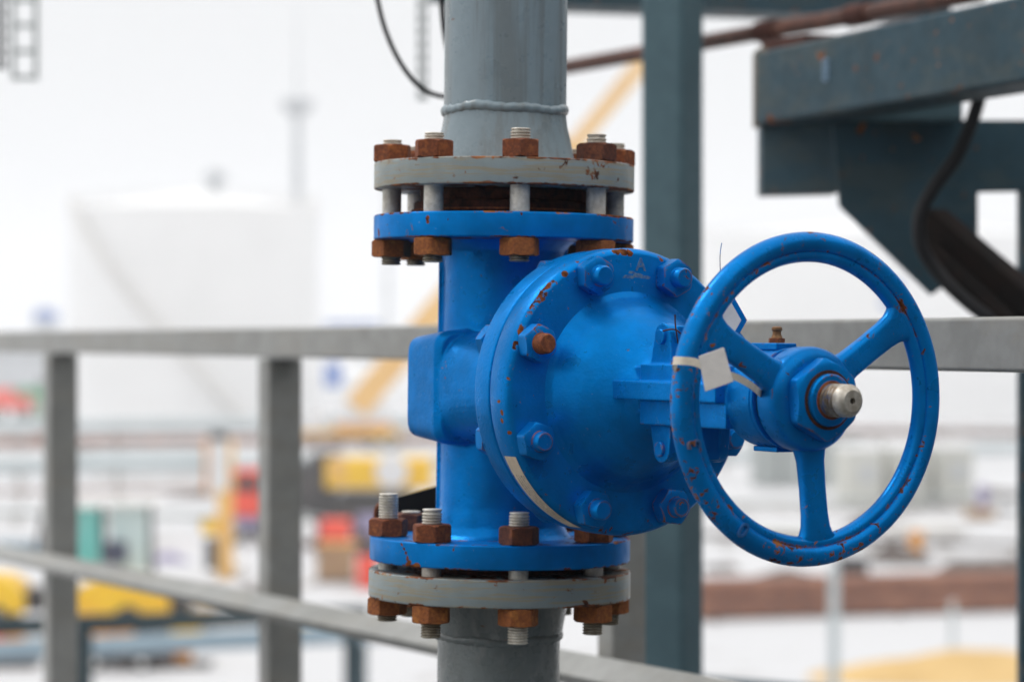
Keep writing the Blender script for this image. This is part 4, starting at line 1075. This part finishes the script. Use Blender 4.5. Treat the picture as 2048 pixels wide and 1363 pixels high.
# cabins, dirt, pipes and sand on the right
for i, (px, lab) in enumerate(((1715, 'pale cabin seen between the lower spoke and rim'), (1805, 'pale cabin beside the right side of the handwheel rim'), (1895, 'pale cabin standing clear right of the handwheel'))):
    e = thing('site_cabin', px, 112 + i, lab, 'cabin', group='pale site cabins in a row')
    bx(e, 'wall', (0, 0, 1.25), (1.5, 4, 2.4), 'cabin'); bx(e, 'roof', (0, 0, 2.5), (1.6, 4.1, .1), 'white'); bx(e, 'window', (.15, -2.03, 1.5), (.55, .06, .7), 'mast', .01)
def heap(name, px, Z, w_, d_, h_, mat, label, seed):
    rd_ = random.Random(seed); bm = bmesh.new(); n = 26; g = {}
    for i in range(n + 1):
        for j in range(n + 1):
            x = (i / n - .5); y = (j / n - .5); r = (x * x + y * y) ** .5 * 2
            z = max(0, 1 - r * r) ** .8 * h_ * (.75 + .25 * sin(9 * x + seed) * cos(7 * y)) + (rd_.uniform(-.06, .06) * h_ if r < 1 else -.05)
            g[i, j] = bm.verts.new((x * w_, y * d_, z - .03))
    for i in range(n):
        for j in range(n): bm.faces.new((g[i, j], g[i + 1, j], g[i + 1, j + 1], g[i, j + 1]))
    o = obj(name, bm, M[mat]); o.location = ground_pt(px, Z); return tag(o, label, 'heap')
heap('dirt_heap', 1800, 84, 2.2, 2, .75, 'dirt', 'dark earth heap on the snow below the handwheel, left of the larger one', 3)
heap('dirt_heap', 1975, 80, 3.2, 2.2, .62, 'dirt', 'larger dark earth heap near the right edge, above the brown pipes', 5)
heap('scrap_heap', 300, 57.5, 1.6, 1.4, .55, 'rust_dark', 'dark scrap heap on the snow between the orange compressor and the orange pump', 11)
heap('scrap_heap', 1442, 81, 1.3, 1.2, .3, 'dirt', 'low grey scrap heap on the snow right beside the dark column', 12)
heap('scrap_heap', 100, 176, 7, 5, 1.0, 'brown_pipe', 'reddish scrap heap beside the far left railing post', 14)
def stack(px, Z, n_, rows, w_, h_, ln, mat, label, name, rz=0):
    e = thing(name, px, Z, label, 'stack', rz)
    for j in range(rows):
        for i in range(n_): bx(e, 'bar', ((i - n_ / 2) * w_ * 1.12 + random.uniform(-.03, .03), random.uniform(-.2, .2), h_ * (j + .5) * 1.06), (w_, ln, h_), mat, .01)
stack(1850, 96, 9, 2, .28, .16, 2.5, 'tank_trim', 'long low stack of pale boards on the snow right of the lower spoke', 'board_stack')
stack(1560, 92, 7, 3, .25, .14, 2.0, 'cabin', 'stack of grey boards on the snow seen through the lower left of the handwheel', 'board_stack')
stack(1640, 128, 4, 1, 1.2, 2.2, 2.0, 'galv', 'row of grey steel boxes behind the lower spoke', 'box_row')
stack(615, 108, 3, 2, .34, 1.0, 1.0, 'dark', 'dark gas bottle rack behind the second railing post', 'bottle_rack')
stack(800, 88, 5, 2, .3, .5, 1.2, 'purple', 'mauve drums stacked left of the lower blue flange', 'drum_stack')
stack(672, 99, 4, 2, .36, .62, 1.0, 'dark', 'dark stacked pallets between the second post and the yellow excavator', 'pallet_stack')
stack(760, 92, 3, 1, .42, .9, 1.0, 'rust_dark', 'dark brown drums below the yellow excavator', 'drum_row')
stack(60, 86, 5, 1, .32, .5, 1.0, 'cladding_blue', 'low bluish boxes on the snow left of the loader cab', 'box_row')
stack(300, 150, 12, 1, .7, .8, 1.5, 'cladding', 'row of pale blocks on the snow beyond the loader cab', 'block_row')
e = thing('yellow_barrier', 640, 63, 'yellow and dark barrier lying on the snow near the second railing post', 'barrier')
bx(e, 'board', (0, 0, .35), (1.3, .1, .22), 'yellow', .01); bx(e, 'foot', (-.5, 0, .12), (.12, .4, .24), 'dark', .01); bx(e, 'foot', (.5, 0, .12), (.12, .4, .24), 'dark', .01)
e = thing('orange_drum', 1832, 88, 'small orange drum standing among the boards below the handwheel', 'drum')
bm = bmesh.new(); lathe(bm, [(0, .1), (0, .26), (.3, .27), (.32, .29), (.34, .27), (.66, .26), (.68, .1)], 24); obj('drum', bm, M['orange'], e)
bm = bmesh.new(); lathe(bm, [(.685, .03), (.685, .08), (.72, .08), (.72, .03)], 12); obj('cap', bm, M['dark'], e)
pipeline('thin_pipeline', 1380, 104, 2120, 112, .10, .55, 'galv', 'thin grey pipeline on the snow just below the cabins')
pipeline('thin_pipeline', 1380, 91, 2120, 86, .09, .35, 'dirt', 'thin dark brown pipeline on the snow above the brown pipe stack')
pipeline('thin_pipeline', 1380, 150, 2120, 160, .12, 1.6, 'dirt', 'thin raised brown pipeline in front of the distant rusty one')
pipeline('thin_pipeline', -60, 101, 900, 96, .10, .5, 'galv', 'thin grey pipeline on the snow beyond the loader cab')
pipeline('thin_pipeline', -60, 114, 900, 119, .08, .5, 'brown_pipe', 'thin rusty pipeline beyond the drill rig')
heap('scrap_heap', 1580, 78, 2.6, 1.4, .35, 'dirt', 'long low scrap heap under the lower left of the handwheel', 21)
heap('scrap_heap', 1760, 100, 3.0, 2, .5, 'dirt', 'dark scrap heap in front of the middle cabin', 22)
heap('scrap_heap', 2010, 118, 3.4, 2, .6, 'rust_dark', 'brown scrap heap near the right edge beyond the cabins', 23)
heap('scrap_heap', 640, 90, 2.6, 2, .9, 'rust_dark', 'dark scrap heap beside the generator and the second railing post', 24)
heap('scrap_heap', 400, 118, 3.4, 2, .4, 'dirt', 'low brown scrap heap left of the drill rig', 25)
heap('scrap_heap', 330, 84, 1.9, 1.6, .35, 'purple', 'mauve scrap heap right behind the loader cab', 26)
heap('scrap_heap', 500, 72, 1.2, 1.2, .4, 'dirt', 'small dark scrap heap below the drill rig', 27)
heap('sand_heap', 1960, 55.2, 7.5, 3.4, .62, 'sand', 'yellow sand heap at the bottom right corner', 8)
e = thing('steel_skip', 1705, 79, 'small black steel skip below the handwheel', 'skip')
bx(e, 'tub', (0, 0, .28), (.85, .8, .42), 'dark', .05); bx(e, 'lip', (0, 0, .52), (.95, .9, .05), 'dark', .01)
e = thing('equipment_stand', 1965, 104, 'small dark machine on a brown base right of the handwheel rim', 'machine')
bx(e, 'body', (0, 0, .9), (.4, .4, .9), 'purple', .05); bx(e, 'base', (-.1, 0, .25), (1.1, .8, .4), 'tan', .03); bx(e, 'arm', (.5, 0, .35), (1.6, .2, .12), 'dark', .01)
a = ground_pt(1350, 66.2); b = ground_pt(2250, 69.5); d_ = b - a; nrm = Vector((-d_.y, d_.x, 0)).normalized()
for row, cnt, z in ((0, 4, .27), (1, 3, .27 + .43)):
    for k in range(cnt):
        o_ = a + nrm * (.505 * k + .2525 * row)
        e = empty('stacked_pipe', Matrix.Translation(o_ + Vector((0, 0, z))), ('brown weathered steel pipe in the bottom layer of the pipe stack' if row == 0 else 'brown weathered steel pipe in the top layer of the pipe stack'), 'pipe', 'brown pipes stacked on the snow, %s layer' % ('bottom' if row == 0 else 'top'))
        bm = bmesh.new(); lathe(bm, [(0, .22), (0, .25), (d_.length, .25), (d_.length, .22), (0, .22)], 28, Vector((0, 0, 1)).rotation_difference(d_.normalized()).to_matrix().to_4x4(), cap=False)
        obj('pipe_wall', bm, M['brown_pipe'], e)
for k, f_ in enumerate((.1, .5, .85)):
    q = a + d_ * f_ + nrm * .7; e = empty('sleeper', Matrix.Translation(q), 'timber sleeper under the brown pipe stack', 'sleeper', 'sleepers under the brown pipes')
    bm = bmesh.new(); box(bm, (0, 0, .008), (.2, 2.6, .015)); obj('timber', bm, M['dirt'], e)
for px, Z, lab in ((1668, 34, 'pale galvanised post rising from below the handwheel'), (1905, 60, 'faint pale post over the sand heap')):
    e = thing('yard_post', px, Z, lab, 'post'); s = Z / F
    top = CAMZ - ((1130 if px == 1668 else 1200) - 681.5) * s
    bm = bmesh.new(); tube(bm, [(0, 0, 0), (0, 0, top)], .07, 12); obj('shaft', bm, M['cladding'], e); bx(e, 'base', (0, 0, .05), (.3, .3, .1), 'tank_trim', .01)
for o in list(C.objects):
    if o.type == 'MESH' and len(o.data.vertices) == 0: bpy.data.objects.remove(o)

# ------------------------------------------------------------------ air
hm = bpy.data.materials.new('haze_air'); hm.use_nodes = True; t = hm.node_tree
for n in list(t.nodes): t.nodes.remove(n)
pv = t.nodes.new('ShaderNodeVolumePrincipled'); ou = t.nodes.new('ShaderNodeOutputMaterial'); t.links.new(pv.outputs[0], ou.inputs['Volume'])
pv.inputs['Color'].default_value = (.97, .98, 1, 1); pv.inputs['Density'].default_value = .0011
bm = bmesh.new(); box(bm, (0, 60, 29), (2700, 2700, 62)); tag(obj('haze', bm, hm, smooth=None), kind='stuff')
